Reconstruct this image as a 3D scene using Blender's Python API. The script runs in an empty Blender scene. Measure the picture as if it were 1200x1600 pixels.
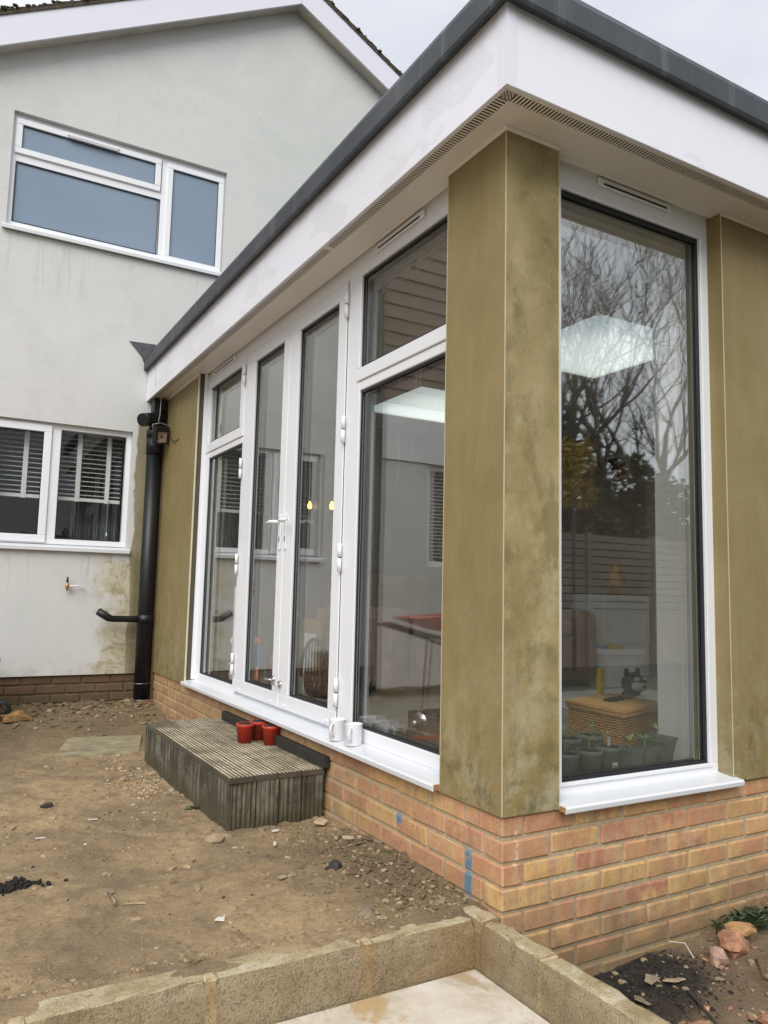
import bpy, bmesh, math, random
from mathutils import Vector, Matrix, noise as mn
random.seed(7)
R = math.radians
SC = bpy.context.scene
COL = SC.collection

# ---------------------------------------------------------------- camera
cam_d = bpy.data.cameras.new('camera')
cam = bpy.data.objects.new('camera', cam_d)
COL.objects.link(cam)
cam.matrix_world = Matrix(((0.86723702, -0.07181246, -0.49268947, -1.5931),
                           (-0.49736511, -0.0792867, -0.86391062, -1.9959),
                           (0.02297583, 0.99426183, -0.10447738, 0.7017),
                           (0, 0, 0, 1)))
cam_d.sensor_fit = 'HORIZONTAL'; cam_d.sensor_width = 36.0
cam_d.lens = 36.0 * 1202.67 / 1200.0
cam_d.clip_start = 0.05; cam_d.clip_end = 600
SC.camera = cam

# ---------------------------------------------------------------- sky, sun, exposure
SUN_EL, SUN_AZ = 42.0, 222.0        # azimuth measured clockwise from +Y
w = bpy.data.worlds.new('World'); SC.world = w; w.use_nodes = True
nt = w.node_tree; nt.nodes.clear()
out = nt.nodes.new('ShaderNodeOutputWorld'); bg = nt.nodes.new('ShaderNodeBackground')
sky = nt.nodes.new('ShaderNodeTexSky'); sky.sky_type = 'NISHITA'; sky.sun_disc = False
sky.sun_elevation = R(SUN_EL); sky.sun_rotation = R(SUN_AZ)
sky.dust_density = 2.0
tc = nt.nodes.new('ShaderNodeTexCoord')
mp = nt.nodes.new('ShaderNodeMapping'); mp.inputs['Scale'].default_value = (1, 1, 2.2)
nz = nt.nodes.new('ShaderNodeTexNoise'); nz.inputs['Scale'].default_value = 2.2; nz.inputs['Detail'].default_value = 5
nz.inputs['Roughness'].default_value = .5
cr = nt.nodes.new('ShaderNodeValToRGB')
cr.color_ramp.elements[0].position = .35; cr.color_ramp.elements[0].color = (5.7, 5.95, 6.5, 1)
cr.color_ramp.elements[1].position = .68; cr.color_ramp.elements[1].color = (7.9, 8.0, 8.3, 1)
mx = nt.nodes.new('ShaderNodeMixRGB'); mx.inputs[0].default_value = .88
L = nt.links.new
L(tc.outputs['Generated'], mp.inputs[0]); L(mp.outputs[0], nz.inputs['Vector']); L(nz.outputs['Fac'], cr.inputs[0])
L(sky.outputs[0], mx.inputs[1]); L(cr.outputs[0], mx.inputs[2]); L(mx.outputs[0], bg.inputs[0])
bg.inputs[1].default_value = 0.072
L(bg.outputs[0], out.inputs[0])

sd = bpy.data.lights.new('sun', 'SUN'); sd.energy = 1.5; sd.angle = R(45); sd.color = (1, .97, .92)
sun = bpy.data.objects.new('sun', sd); COL.objects.link(sun); sun.location = (0, 0, 12)
sun.rotation_euler = Vector((math.sin(R(SUN_AZ)) * math.cos(R(SUN_EL)), math.cos(R(SUN_AZ)) * math.cos(R(SUN_EL)), math.sin(R(SUN_EL)))).to_track_quat('Z', 'Y').to_euler()

SC.view_settings.view_transform = 'Standard'; SC.view_settings.look = 'None'
SC.view_settings.exposure = 0.95; SC.view_settings.gamma = 1
SC.view_settings.use_curve_mapping = False
SC.render.engine = 'CYCLES'
SC.cycles.use_denoising = True
SC.cycles.max_bounces = 8; SC.cycles.transparent_max_bounces = 16
SC.cycles.caustics_reflective = False; SC.cycles.caustics_refractive = False

# ================================================================ materials
def srgb(r, g, b):
    f = lambda c: (c / 255 / 12.92) if c / 255 <= .04045 else ((c / 255 + .055) / 1.055) ** 2.4
    return (f(r), f(g), f(b), 1)

class N:
    """small node builder"""
    def __init__(s, name):
        s.m = bpy.data.materials.new(name); s.m.use_nodes = True
        s.t = s.m.node_tree; s.t.nodes.clear()
        s.out = s.t.nodes.new('ShaderNodeOutputMaterial')
        s.b = s.t.nodes.new('ShaderNodeBsdfPrincipled')
        s.t.links.new(s.b.outputs[0], s.out.inputs[0])
        s.co = s.t.nodes.new('ShaderNodeTexCoord')
        s.geo = s.t.nodes.new('ShaderNodeNewGeometry')
    def lk(s, a, b): s.t.links.new(a, b)
    def noise(s, scale, detail=4, rough=.5, vec=None, dist=0):
        n = s.t.nodes.new('ShaderNodeTexNoise'); n.inputs['Scale'].default_value = scale
        n.inputs['Detail'].default_value = detail; n.inputs['Roughness'].default_value = rough
        n.inputs['Distortion'].default_value = dist
        s.lk(vec if vec is not None else s.geo.outputs['Position'], n.inputs['Vector']); return n.outputs['Fac']
    def voro(s, scale, feature='F1', vec=None, rnd=1):
        n = s.t.nodes.new('ShaderNodeTexVoronoi'); n.inputs['Scale'].default_value = scale; n.feature = feature
        n.inputs['Randomness'].default_value = rnd
        s.lk(vec if vec is not None else s.geo.outputs['Position'], n.inputs['Vector']); return n
    def scale(s, x, y, z, vec=None):
        n = s.t.nodes.new('ShaderNodeMapping'); n.inputs['Scale'].default_value = (x, y, z)
        s.lk(vec if vec is not None else s.geo.outputs['Position'], n.inputs[0]); return n.outputs[0]
    def xyz(s):
        n = s.t.nodes.new('ShaderNodeSeparateXYZ'); s.lk(s.geo.outputs['Position'], n.inputs[0]); return n.outputs
    def math(s, op, a, b=None, c=None, clamp=False):
        n = s.t.nodes.new('ShaderNodeMath'); n.operation = op; n.use_clamp = clamp
        for i, v in enumerate((a, b, c)):
            if v is None: continue
            if isinstance(v, (int, float)): n.inputs[i].default_value = v
            else: s.lk(v, n.inputs[i])
        return n.outputs[0]
    def rng(s, v, a, b, c=0, d=1, smooth=True):
        n = s.t.nodes.new('ShaderNodeMapRange'); n.clamp = True
        if smooth: n.interpolation_type = 'SMOOTHSTEP'
        for i, k in ((1, a), (2, b), (3, c), (4, d)): n.inputs[i].default_value = k
        s.lk(v, n.inputs[0]); return n.outputs[0]
    def ramp(s, fac, stops, const=False):
        n = s.t.nodes.new('ShaderNodeValToRGB'); e = n.color_ramp.elements
        if const: n.color_ramp.interpolation = 'CONSTANT'
        while len(e) < len(stops): e.new(1)
        for i, (p, c) in enumerate(stops): e[i].position = p; e[i].color = c
        s.lk(fac, n.inputs[0]); return n.outputs[0]
    def mix(s, fac, a, b, mode='MIX'):
        n = s.t.nodes.new('ShaderNodeMixRGB'); n.blend_type = mode
        for i, v in ((0, fac), (1, a), (2, b)):
            if isinstance(v, (int, float)): n.inputs[i].default_value = v if i == 0 else (v, v, v, 1)
            elif isinstance(v, tuple): n.inputs[i].default_value = v
            else: s.lk(v, n.inputs[i])
        return n.outputs[0]
    def rand(s):
        n = s.t.nodes.new('ShaderNodeObjectInfo'); return n.outputs['Random']
    def bump(s, h, strength=.3, dist=.01):
        n = s.t.nodes.new('ShaderNodeBump'); n.inputs['Strength'].default_value = strength
        n.inputs['Distance'].default_value = dist; s.lk(h, n.inputs['Height'])
        s.lk(n.outputs[0], s.b.inputs['Normal']); return n
    def col(s, c):
        if isinstance(c, tuple): s.b.inputs['Base Color'].default_value = c
        else: s.lk(c, s.b.inputs['Base Color'])
        return s
    def rough(s, v):
        if isinstance(v, (int, float)): s.b.inputs['Roughness'].default_value = v
        else: s.lk(v, s.b.inputs['Roughness'])
        return s

def plain(name, c, rough=.5, metal=0, var=.12, nscale=8, bump=0, bscale=60):
    n = N(name); f = n.noise(nscale, 5, .6)
    a = tuple(x * (1 - var) for x in c[:3]) + (1,); b = tuple(min(1, x * (1 + var)) for x in c[:3]) + (1,)
    n.col(n.ramp(f, [(.3, a), (.7, b)])).rough(rough); n.b.inputs['Metallic'].default_value = metal
    if bump: n.bump(n.noise(bscale, 3), bump, .004)
    return n.m

M = {}
# white pvc
def pvc(name, base, dirt=.05):
    n = N(name)
    f = n.noise(3, 5, .6); g = n.noise(45, 3, .7)
    c = n.mix(n.rng(f, .35, .75, 0, dirt), base, tuple(x * .86 for x in base[:3]) + (1,))
    c = n.mix(n.rng(g, .66, .78, 0, .10), c, (.45, .43, .38, 1))
    n.col(c).rough(.3); n.b.inputs['IOR'].default_value = 1.5
    return n.m
M['pvc'] = pvc('white_pvc', (.79, .805, .835, 1))
M['sill'] = pvc('white_sill_pvc', (.70, .72, .75, 1), .06)
# fascia: film peeling, blotches
n = N('fascia_pvc')
f = n.noise(1.6, 5, .55, dist=.6); g = n.noise(26, 4, .7)
patch = n.rng(n.noise(1.15, 4, .62, vec=n.scale(1, 1, 2.4)), .515, .53)
c = n.mix(patch, (.80, .80, .86, 1), (.735, .738, .79, 1))
c = n.mix(n.rng(f, .4, .7, 0, .15), c, (.70, .70, .72, 1))
dots = n.voro(9); spots = n.math('LESS_THAN', dots.outputs['Distance'], .022)
c = n.mix(n.math('MULTIPLY', spots, .75), c, (.13, .11, .09, 1))
n.col(c).rough(.3); M['fascia'] = n.m
M['soffit'] = pvc('soffit_pvc', (.80, .75, .69, 1), .12)  # white soffit; warm tint stands in for light bounced off the ground
M['head_pvc'] = M['pvc']
M['cheek_dark'] = plain('dark_olive_edge', (.075, .066, .042, 1), .7)
M['shade_black'] = plain('cavity_shade_black', (.012, .012, .013, 1), .8)
M['gasket'] = plain('black_rubber', (.018, .019, .022, 1), .45)
M['spacer'] = plain('grey_spacer', (.16, .17, .18, 1), .4)
M['cream'] = plain('cream_edge_bead', (.50, .45, .30, 1), .5)
M['cream_trim'] = plain('cream_trim', (.70, .66, .52, 1), .5)
# olive cladding
def olive(name):
    n = N(name)
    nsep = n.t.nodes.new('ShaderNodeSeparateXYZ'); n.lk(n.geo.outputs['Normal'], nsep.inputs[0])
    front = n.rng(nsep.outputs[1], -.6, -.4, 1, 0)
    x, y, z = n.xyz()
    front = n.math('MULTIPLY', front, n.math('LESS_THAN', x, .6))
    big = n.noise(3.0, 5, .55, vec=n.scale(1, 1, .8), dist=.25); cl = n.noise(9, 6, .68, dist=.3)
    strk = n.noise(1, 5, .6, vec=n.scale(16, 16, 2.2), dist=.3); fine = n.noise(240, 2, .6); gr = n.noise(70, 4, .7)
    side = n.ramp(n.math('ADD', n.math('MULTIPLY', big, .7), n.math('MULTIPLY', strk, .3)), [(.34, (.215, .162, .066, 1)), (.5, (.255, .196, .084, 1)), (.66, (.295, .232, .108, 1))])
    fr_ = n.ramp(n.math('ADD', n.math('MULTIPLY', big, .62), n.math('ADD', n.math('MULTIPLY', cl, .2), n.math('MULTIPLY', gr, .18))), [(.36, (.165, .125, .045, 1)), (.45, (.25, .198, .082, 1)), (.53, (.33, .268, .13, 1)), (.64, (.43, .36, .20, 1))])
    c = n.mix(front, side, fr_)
    cloud = n.noise(2.1, 7, .66, vec=n.scale(1.6, 1, 1.25), dist=.35)
    c = n.mix(n.math('MULTIPLY', front, n.rng(cloud, .50, .60, 0, .55)), c, (.150, .115, .045, 1))
    c = n.mix(n.math('MULTIPLY', front, n.rng(n.noise(3.4, 7, .7, dist=.3), .52, .64, 0, .6)), c, (.45, .385, .22, 1))
    brush = n.noise(1, 6, .7, vec=n.scale(70, 70, 7), dist=.8)
    c = n.mix(n.rng(brush, .52, .72, 0, .22), c, (.13, .10, .045, 1))
    low = n.math('MULTIPLY', n.rng(z, .9, .0), n.rng(n.noise(8, 7, .72, dist=.1), .44, .62))
    c = n.mix(n.math('MULTIPLY', low, n.math('ADD', .35, n.math('MULTIPLY', front, .25))), c, (.40, .37, .26, 1))
    low2 = n.math('MULTIPLY', n.rng(z, .45, .0), n.rng(n.noise(13, 7, .75, dist=.1), .48, .62))
    c = n.mix(n.math('MULTIPLY', low2, .55), c, (.088, .074, .034, 1))
    c = n.mix(n.rng(gr, .5, .75, 0, .25), c, (.11, .09, .042, 1))
    c = n.mix(n.rng(fine, .5, .8, 0, .30), c, (.075, .06, .028, 1))
    n.col(c).rough(n.rng(cl, .4, .65, .5, .65)); n.b.inputs['Specular IOR Level'].default_value = .35
    n.bump(n.math('ADD', n.math('MULTIPLY', fine, .5), gr), .15, .002)
    return n.m
M['olive_worn'] = olive('weathered_olive_board')
M['olive'] = M['olive_worn']
# render on the house
n = N('white_house_render')
x, y, z = n.xyz()
a = n.noise(1.3, 6, .6, dist=.5); b = n.noise(6, 5, .65); fine = n.noise(90, 4, .7)
c = n.ramp(a, [(.3, (.53, .535, .52, 1)), (.5, (.60, .60, .59, 1)), (.7, (.555, .575, .56, 1))])
c = n.mix(n.rng(b, .45, .75, 0, .35), c, (.62, .61, .59, 1))
grn = n.math('MULTIPLY', n.rng(n.math('ABSOLUTE', n.math('SUBTRACT', z, 4.9)), 1.1, .1), n.rng(x, .2, 1.4))
c = n.mix(n.math('MULTIPLY', n.math('MULTIPLY', grn, n.rng(a, .35, .6)), .5), c, (.47, .545, .50, 1))
# olive overpaint and damp beside the soil pipe
wob = n.math('MULTIPLY', n.math('SUBTRACT', n.noise(4.5, 6, .68), .5), .75)
xe = n.math('ADD', x, wob)
m1 = n.math('MULTIPLY', n.rng(n.math('SUBTRACT', xe, n.math('MULTIPLY', n.rng(n.math('ABSOLUTE', n.math('SUBTRACT', z, .42)), .10, .02), .08)), -.46, -.30), n.rng(n.math('ADD', z, wob), 1.06, .96))
tone = n.ramp(n.noise(7, 6, .75, dist=1.5), [(.3, (.17, .14, .06, 1)), (.42, (.33, .28, .15, 1)), (.52, (.48, .44, .31, 1)), (.62, (.52, .50, .42, 1)), (.75, (.24, .20, .10, 1))])
c = n.mix(n.math('MULTIPLY', m1, .9), c, tone)
m2 = n.math('MULTIPLY', n.rng(n.math('ADD', x, n.math('MULTIPLY', wob, .12)), -.215, -.20), n.rng(n.math('ADD', z, n.math('MULTIPLY', wob, .4)), 2.2, 2.08))
c = n.mix(n.math('MULTIPLY', m2, .9), c, n.ramp(n.noise(5, 4), [(.3, (.17, .14, .06, 1)), (.7, (.27, .225, .12, 1))]))
m3 = n.math('MULTIPLY', n.rng(x, -.20, -.155), n.rng(z, 1.05, .9))
c = n.mix(n.math('MULTIPLY', m3, .85), c, (.15, .125, .06, 1))
spl = n.math('MULTIPLY', n.rng(z, .22, -.02), n.rng(n.noise(9, 5, .7), .45, .65))
c = n.mix(n.math('MULTIPLY', spl, .35), c, (.33, .29, .21, 1))
runs = n.math('MULTIPLY', n.rng(n.noise(1, 5, .7, vec=n.scale(14, 14, .9)), .54, .70), n.math('MAXIMUM', n.math('MULTIPLY', n.rng(z, 3.55, 3.5), n.rng(z, 2.9, 3.5)), n.math('MULTIPLY', n.rng(z, .97, .93), n.rng(z, .4, .93))))
c = n.mix(n.math('MULTIPLY', runs, .5), c, (.36, .35, .31, 1))
c = n.mix(n.rng(n.noise(17, 6, .75), .50, .68, 0, .16), c, (.42, .42, .39, 1))
pin = n.math('LESS_THAN', n.voro(5.5).outputs['Distance'], .028)
c = n.mix(n.math('MULTIPLY', pin, .7), c, (.12, .10, .08, 1))
c = n.mix(n.rng(fine, .6, .85, 0, .2), c, (.40, .39, .36, 1))
n.col(c).rough(.85); n.bump(n.math('ADD', fine, b), .22, .006)
M['render'] = n.m
# bricks
def brick_mat(name, stops, grime, marks=False, k_=1.0):
    n = N(name)
    oc = n.co.outputs['Object']; rnd = n.rand()
    off = n.t.nodes.new('ShaderNodeVectorMath'); off.operation = 'ADD'
    cmb = n.t.nodes.new('ShaderNodeCombineXYZ')
    for i in range(3): n.lk(n.math('MULTIPLY', rnd, 37.0 + 11 * i), cmb.inputs[i])
    n.lk(oc, off.inputs[0]); n.lk(cmb.outputs[0], off.inputs[1]); v = off.outputs[0]
    base = n.mix(1, n.mix(n.rng(n.noise(7, 3, .6, vec=v), .4, .6), n.ramp(rnd, stops), n.ramp(n.math('FRACT', n.math('MULTIPLY', rnd, 3.7)), stops)), (1.22, 1.22, 1.2, 1) if k_ == 1 else (1, 1, 1, 1), 'MULTIPLY')
    streak = n.noise(1, 4, .6, vec=n.scale(26, 26, 3.5, vec=v), dist=.4)
    c = n.mix(n.rng(streak, .45, .62, 0, .75), base, n.ramp(n.math('FRACT', n.math('MULTIPLY', rnd, 7.3)), [(0, (.54 * k_, .36 * k_, .15 * k_, 1)), (.4, (.44 * k_, .24 * k_, .14 * k_, 1)), (.75, (.58 * k_, .40 * k_, .21 * k_, 1)), (1, (.36 * k_, .17 * k_, .12 * k_, 1))]))
    blot = n.noise(14, 5, .7, vec=v)
    c = n.mix(n.rng(blot, .5, .75, 0, .5), c, (.20 * k_, .118 * k_, .058 * k_, 1))
    fine = n.noise(170, 4, .75, vec=v)
    c = n.mix(n.rng(fine, .52, .70, 0, .45), c, (.13 * k_, .075 * k_, .045 * k_, 1))
    c = n.mix(n.rng(n.noise(45, 5, .75, vec=v), .52, .68, 0, .35), c, (.17 * k_, .105 * k_, .06 * k_, 1))
    edge = n.noise(24, 5, .7, vec=v)
    c = n.mix(n.rng(edge, .53, .68, 0, .6 * k_), c, (.42 * k_, .35 * k_, .25 * k_, 1))
    x, y, z = n.xyz()
    gr = n.math('MULTIPLY', n.math('MAXIMUM', n.rng(z, grime[0], grime[1]), n.math('MULTIPLY', n.rng(y, .45, 1.3), .62)), n.rng(n.noise(7, 5, .7), .25, .62))
    gr = n.math('MAXIMUM', gr, n.math('MULTIPLY', n.rng(n.math('ADD', z, n.math('MULTIPLY', n.noise(9, 5, .7), .14)), -.34, -.44), n.rng(y, .2, .0)))
    c = n.mix(n.math('MULTIPLY', gr, .8), c, (.175 * max(k_, .5), .130 * max(k_, .5), .068 * max(k_, .5), 1))
    if marks:   # two dabs of blue marker paint on the side wall, a white dribble by the corner
        w1 = n.math('SUBTRACT', n.noise(60, 4, .7), .5)
        side = n.math('LESS_THAN', x, .03)
        d1 = n.math('MULTIPLY', n.rng(n.math('ABSOLUTE', n.math('SUBTRACT', n.math('ADD', y, n.math('MULTIPLY', w1, .03)), .192)), .024, .014),
                    n.math('MULTIPLY', n.rng(n.math('ADD', z, n.math('MULTIPLY', w1, .04)), -.125, -.145), n.rng(z, -.32, -.29)))
        d2 = n.math('MULTIPLY', n.rng(n.math('ABSOLUTE', n.math('SUBTRACT', n.math('ADD', y, n.math('MULTIPLY', w1, .05)), .655)), .034, .020),
                    n.rng(n.math('ABSOLUTE', n.math('SUBTRACT', n.math('ADD', z, n.math('MULTIPLY', w1, .06)), -.163)), .032, .018))
        bl = n.math('MULTIPLY', n.math('MULTIPLY', n.math('MAXIMUM', d1, d2), side), n.rng(n.noise(55, 4, .8), .34, .46))
        c = n.mix(n.math('MULTIPLY', bl, .85), c, (.045, .19, .30, 1))
        d3 = n.math('MULTIPLY', n.rng(n.math('ABSOLUTE', n.math('SUBTRACT', n.math('ADD', x, n.math('MULTIPLY', w1, .03)), .070)), .009, .004),
                    n.math('MULTIPLY', n.rng(z, -.04, -.06), n.rng(z, -.17, -.15)))
        d3 = n.math('MULTIPLY', d3, n.math('MULTIPLY', n.math('LESS_THAN', y, .03), n.rng(n.noise(70, 3, .8), .42, .55)))
        c = n.mix(n.math('MULTIPLY', d3, .8), c, (.62, .58, .50, 1))
    n.col(c).rough(.85)
    n.bump(n.math('ADD', n.math('MULTIPLY', fine, .7), n.math('ADD', blot, streak)), .35, .004)
    return n.m
M['brick'] = brick_mat('multicolour_stock_brick', [(0, (.44, .27, .095, 1)), (.18, (.52, .34, .15, 1)), (.36, (.40, .19, .105, 1)), (.52, (.47, .275, .125, 1)),
        (.66, (.33, .125, .085, 1)), (.8, (.50, .32, .15, 1)), (.92, (.36, .15, .10, 1)), (1, (.43, .235, .10, 1))], (-.16, -.52), True)
M['brick_dark'] = brick_mat('damp_red_brick', [(0, (.115, .062, .035, 1)), (.5, (.15, .082, .045, 1)), (1, (.10, .06, .035, 1))], (.0, -.25), False, .32)
n = N('lime_mortar'); f = n.noise(50, 4, .7)
z = n.xyz()[2]
c = n.ramp(f, [(.3, (.32, .25, .15, 1)), (.7, (.50, .415, .28, 1))])
c = n.mix(n.math('MULTIPLY', n.rng(z, -.2, -.5), .55), c, (.145, .115, .060, 1))
n.col(c).rough(.95); n.bump(n.noise(140, 3), .5, .004); M['mortar'] = n.m
n = N('dark_mortar'); n.col(n.ramp(n.noise(30, 4), [(.3, (.08, .06, .035, 1)), (.7, (.14, .11, .07, 1))])).rough(.95); M['mortar_dark'] = n.m
# concrete block
n = N('rough_concrete_block')
v1 = n.voro(170).outputs['Distance']; pits = n.noise(150, 4, .7); f = n.noise(6, 5, .65)
sep = n.t.nodes.new('ShaderNodeSeparateXYZ'); n.lk(n.geo.outputs['Normal'], sep.inputs[0])
c = n.ramp(f, [(.3, (.24, .175, .095, 1)), (.5, (.32, .25, .15, 1)), (.72, (.39, .325, .215, 1))])
c = n.mix(n.rng(pits, .50, .64, 0, .6), c, (.075, .055, .032, 1))
c = n.mix(n.rng(n.noise(13, 6, .7), .5, .66, 0, .45), c, (.15, .11, .06, 1))
c = n.mix(n.rng(n.noise(95, 3, .7), .6, .72, 0, .4), c, (.40, .34, .24, 1))
orange = n.rng(n.noise(3.2, 4, .6, vec=n.scale(1, 1, .5)), .56, .66)
c = n.mix(n.math('MULTIPLY', orange, .55), c, (.24, .145, .05, 1))
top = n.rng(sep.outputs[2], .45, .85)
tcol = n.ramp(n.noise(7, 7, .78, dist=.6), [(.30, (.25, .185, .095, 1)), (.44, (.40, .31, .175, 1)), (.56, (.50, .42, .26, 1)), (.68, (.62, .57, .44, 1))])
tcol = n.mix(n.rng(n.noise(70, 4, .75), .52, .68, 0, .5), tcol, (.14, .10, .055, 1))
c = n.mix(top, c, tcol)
n.col(c).rough(.95)
n.bump(n.math('ADD', n.math('MULTIPLY', pits, -1.5), n.math('ADD', n.math('MULTIPLY', v1, .6), n.noise(40, 5, .8))), .8, .005); M['block'] = n.m
n = N('wall_mortar_smear')
sep = n.t.nodes.new('ShaderNodeSeparateXYZ'); n.lk(n.geo.outputs['Normal'], sep.inputs[0])
c = n.ramp(n.noise(14, 6, .7), [(.3, (.23, .155, .070, 1)), (.55, (.32, .235, .125, 1)), (.75, (.40, .32, .20, 1))])
c = n.mix(n.rng(n.noise(110, 4, .75), .5, .64, 0, .6), c, (.075, .052, .026, 1))
c = n.mix(n.rng(sep.outputs[2], .45, .85), c, n.ramp(n.noise(7, 7, .78, dist=.6), [(.30, (.25, .185, .095, 1)), (.5, (.45, .36, .21, 1)), (.68, (.60, .54, .40, 1))]))
n.col(c).rough(.95); n.bump(n.noise(60, 5, .8), .6, .005); M['smear'] = n.m
# soil
def soil(name, light, dark, wet, flecks=True):
    n = N(name); x, y, z = n.xyz()
    a = n.noise(1.7, 7, .68, dist=.5); b = n.noise(6, 7, .75, dist=.4); cfi = n.noise(55, 5, .75); d = n.noise(220, 3, .7)
    c = n.ramp(a, [(.40, dark), (.50, tuple((p + q) / 2 for p, q in zip(light, dark))), (.60, light)])
    c = n.mix(n.rng(b, .50, .62, 0, .75), c, tuple(p * .78 for p in dark[:3]) + (1,))
    c = n.mix(n.rng(b, .5, .25, 0, .35), c, tuple(p * 1.2 for p in light[:3]) + (1,))
    wetm = n.math('MAXIMUM', n.rng(y, 2.4, 4.2), n.math('MULTIPLY', n.rng(x, -.55, -.1), n.rng(y, 1.4, .9)))
    c = n.mix(n.math('MULTIPLY', wetm, .70), c, wet)
    c = n.mix(n.rng(cfi, .50, .66, 0, .55), c, tuple(p * .55 for p in dark[:3]) + (1,))
    c = n.mix(n.rng(d, .52, .72, 0, .45), c, tuple(p * 1.25 for p in light[:3]) + (1,))
    c = n.mix(n.rng(d, .46, .30, 0, .5), c, tuple(p * .5 for p in dark[:3]) + (1,))
    if flecks:
        vo = n.voro(75); fl = n.math('MULTIPLY', n.math('LESS_THAN', vo.outputs['Distance'], .17), n.rng(n.noise(9, 4, .7), .52, .62))
        c = n.mix(n.math('MULTIPLY', fl, .75), c, (.55, .49, .38, 1))
        vo = n.voro(31); fl = n.math('MULTIPLY', n.math('LESS_THAN', vo.outputs['Distance'], .1), n.rng(n.noise(5, 4, .7), .5, .56))
        c = n.mix(n.math('MULTIPLY', fl, .8), c, (.05, .04, .028, 1))
    if not flecks:   # spilt black compost by the wall
        dx = n.math('MULTIPLY', n.math('SUBTRACT', x, .47), .8); dy = n.math('SUBTRACT', y, -.10)
        dd = n.math('ADD', n.math('ADD', n.math('MULTIPLY', dx, dx), n.math('MULTIPLY', dy, dy)), n.math('MULTIPLY', n.math('SUBTRACT', cfi, .5), .06))
        c = n.mix(n.rng(dd, .055, .030), c, (.018, .014, .010, 1))
        c = n.mix(n.math('MULTIPLY', n.rng(dd, .11, .05), .5), c, (.06, .045, .03, 1))
    n.col(c).rough(.95)
    n.bump(n.math('ADD', n.math('MULTIPLY', b, 2.4), n.math('ADD', n.math('MULTIPLY', cfi, 1.6), n.math('MULTIPLY', d, .5))), .7, .012)
    return n.m
M['soil'] = soil('sandy_clay_soil', (.47, .34, .185, 1), (.28, .20, .115, 1), (.135, .098, .056, 1))
M['soil_low'] = soil('brown_clay_soil', (.42, .285, .165, 1), (.29, .20, .12, 1), (.16, .115, .07, 1), False)
M['compost'] = plain('black_compost', (.014, .011, .009, 1), .9, var=.5, nscale=60, bump=.8, bscale=120)
M['rubble'] = plain('clay_rubble', (.31, .235, .14, 1), .95, var=.4, nscale=12, bump=.6, bscale=90)
M['gravel_pale'] = plain('pale_flint', (.42, .33, .22, 1), .8, var=.35, nscale=30)
M['gravel_grey'] = plain('grey_flint', (.24, .19, .13, 1), .8, var=.4, nscale=30)
M['chip_white'] = plain('white_chip', (.70, .67, .60, 1), .7, var=.1)
M['stone_brown'] = plain('orange_brown_stone', (.33, .19, .08, 1), .8, var=.4, nscale=25, bump=.6)
M['stone_dark'] = plain('dark_stone', (.035, .03, .026, 1), .8, var=.4, nscale=25, bump=.4)
M['terracotta'] = plain('broken_terracotta', (.36, .19, .11, 1), .9, var=.5, nscale=30, bump=.5)
M['pink_rock'] = plain('pinkish_rock', (.40, .27, .20, 1), .85, var=.3, nscale=18, bump=.5)
M['slate'] = plain('green_grey_slab', (.27, .235, .145, 1), .9, var=.4, nscale=9, bump=.4, bscale=40)
# paving
n = N('pale_sandstone')
a = n.noise(2.6, 7, .7, dist=.3); b = n.noise(14, 7, .8, dist=.2)
c = n.ramp(a, [(.32, (.44, .37, .26, 1)), (.46, (.62, .56, .46, 1)), (.62, (.74, .71, .66, 1))])
c = n.mix(n.rng(n.noise(4.2, 7, .75, dist=.35), .50, .60, 0, .8), c, (.46, .30, .13, 1))
c = n.mix(n.rng(n.noise(2.2, 7, .72, dist=.3), .50, .64, 0, .55), c, (.40, .34, .24, 1))
c = n.mix(n.rng(b, .55, .75, 0, .4), c, (.33, .27, .18, 1))
n.col(c).rough(.55); n.bump(b, .15, .004); M['paving'] = n.m
# weathered decking
def deck(name, top):
    n = N(name); x, y, z = n.xyz(); f = n.noise(5, 6, .7, dist=.4)
    v = n.scale(45, 1.6, 45) if top else n.scale(55, 55, 2.5)
    g = n.noise(1, 5, .65, vec=v)
    if top:
        c = n.ramp(n.math('ADD', n.math('MULTIPLY', g, .45), n.math('MULTIPLY', f, .6)), [(.36, (.11, .092, .060, 1)), (.46, (.30, .25, .165, 1)), (.56, (.50, .43, .29, 1)), (.72, (.62, .55, .40, 1))])
        c = n.mix(n.rng(f, .52, .62, 0, .3), c, (.66, .60, .46, 1))
        c = n.mix(n.rng(z, -.1036, -.1060, 0, .92), c, (.035, .028, .018, 1))  # groove shade painted in: colour darkened between the ribs
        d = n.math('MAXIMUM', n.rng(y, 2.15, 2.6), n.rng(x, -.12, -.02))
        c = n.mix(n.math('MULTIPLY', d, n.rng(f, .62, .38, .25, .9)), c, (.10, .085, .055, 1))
    else:
        c = n.ramp(n.math('ADD', n.math('MULTIPLY', g, .5), n.math('MULTIPLY', f, .5)), [(.36, (.022, .020, .013, 1)), (.47, (.060, .054, .036, 1)), (.56, (.17, .155, .115, 1)), (.70, (.34, .32, .26, 1))])
        c = n.mix(n.math('MULTIPLY', n.rng(z, -.2, -.32), .8), c, (.060, .048, .024, 1))
        c = n.mix(n.math('MULTIPLY', n.rng(n.noise(8, 5), .55, .7), .35), c, (.075, .085, .028, 1))
    n.col(c).rough(.85); n.bump(g if top else n.math('ADD', g, n.noise(120, 3)), .5, .005); return n.m
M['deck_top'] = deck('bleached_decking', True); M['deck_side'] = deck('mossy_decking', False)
M['sleeper'] = plain('black_damp_timber', (.022, .021, .017, 1), .7, var=.4, nscale=12, bump=.5)
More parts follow.
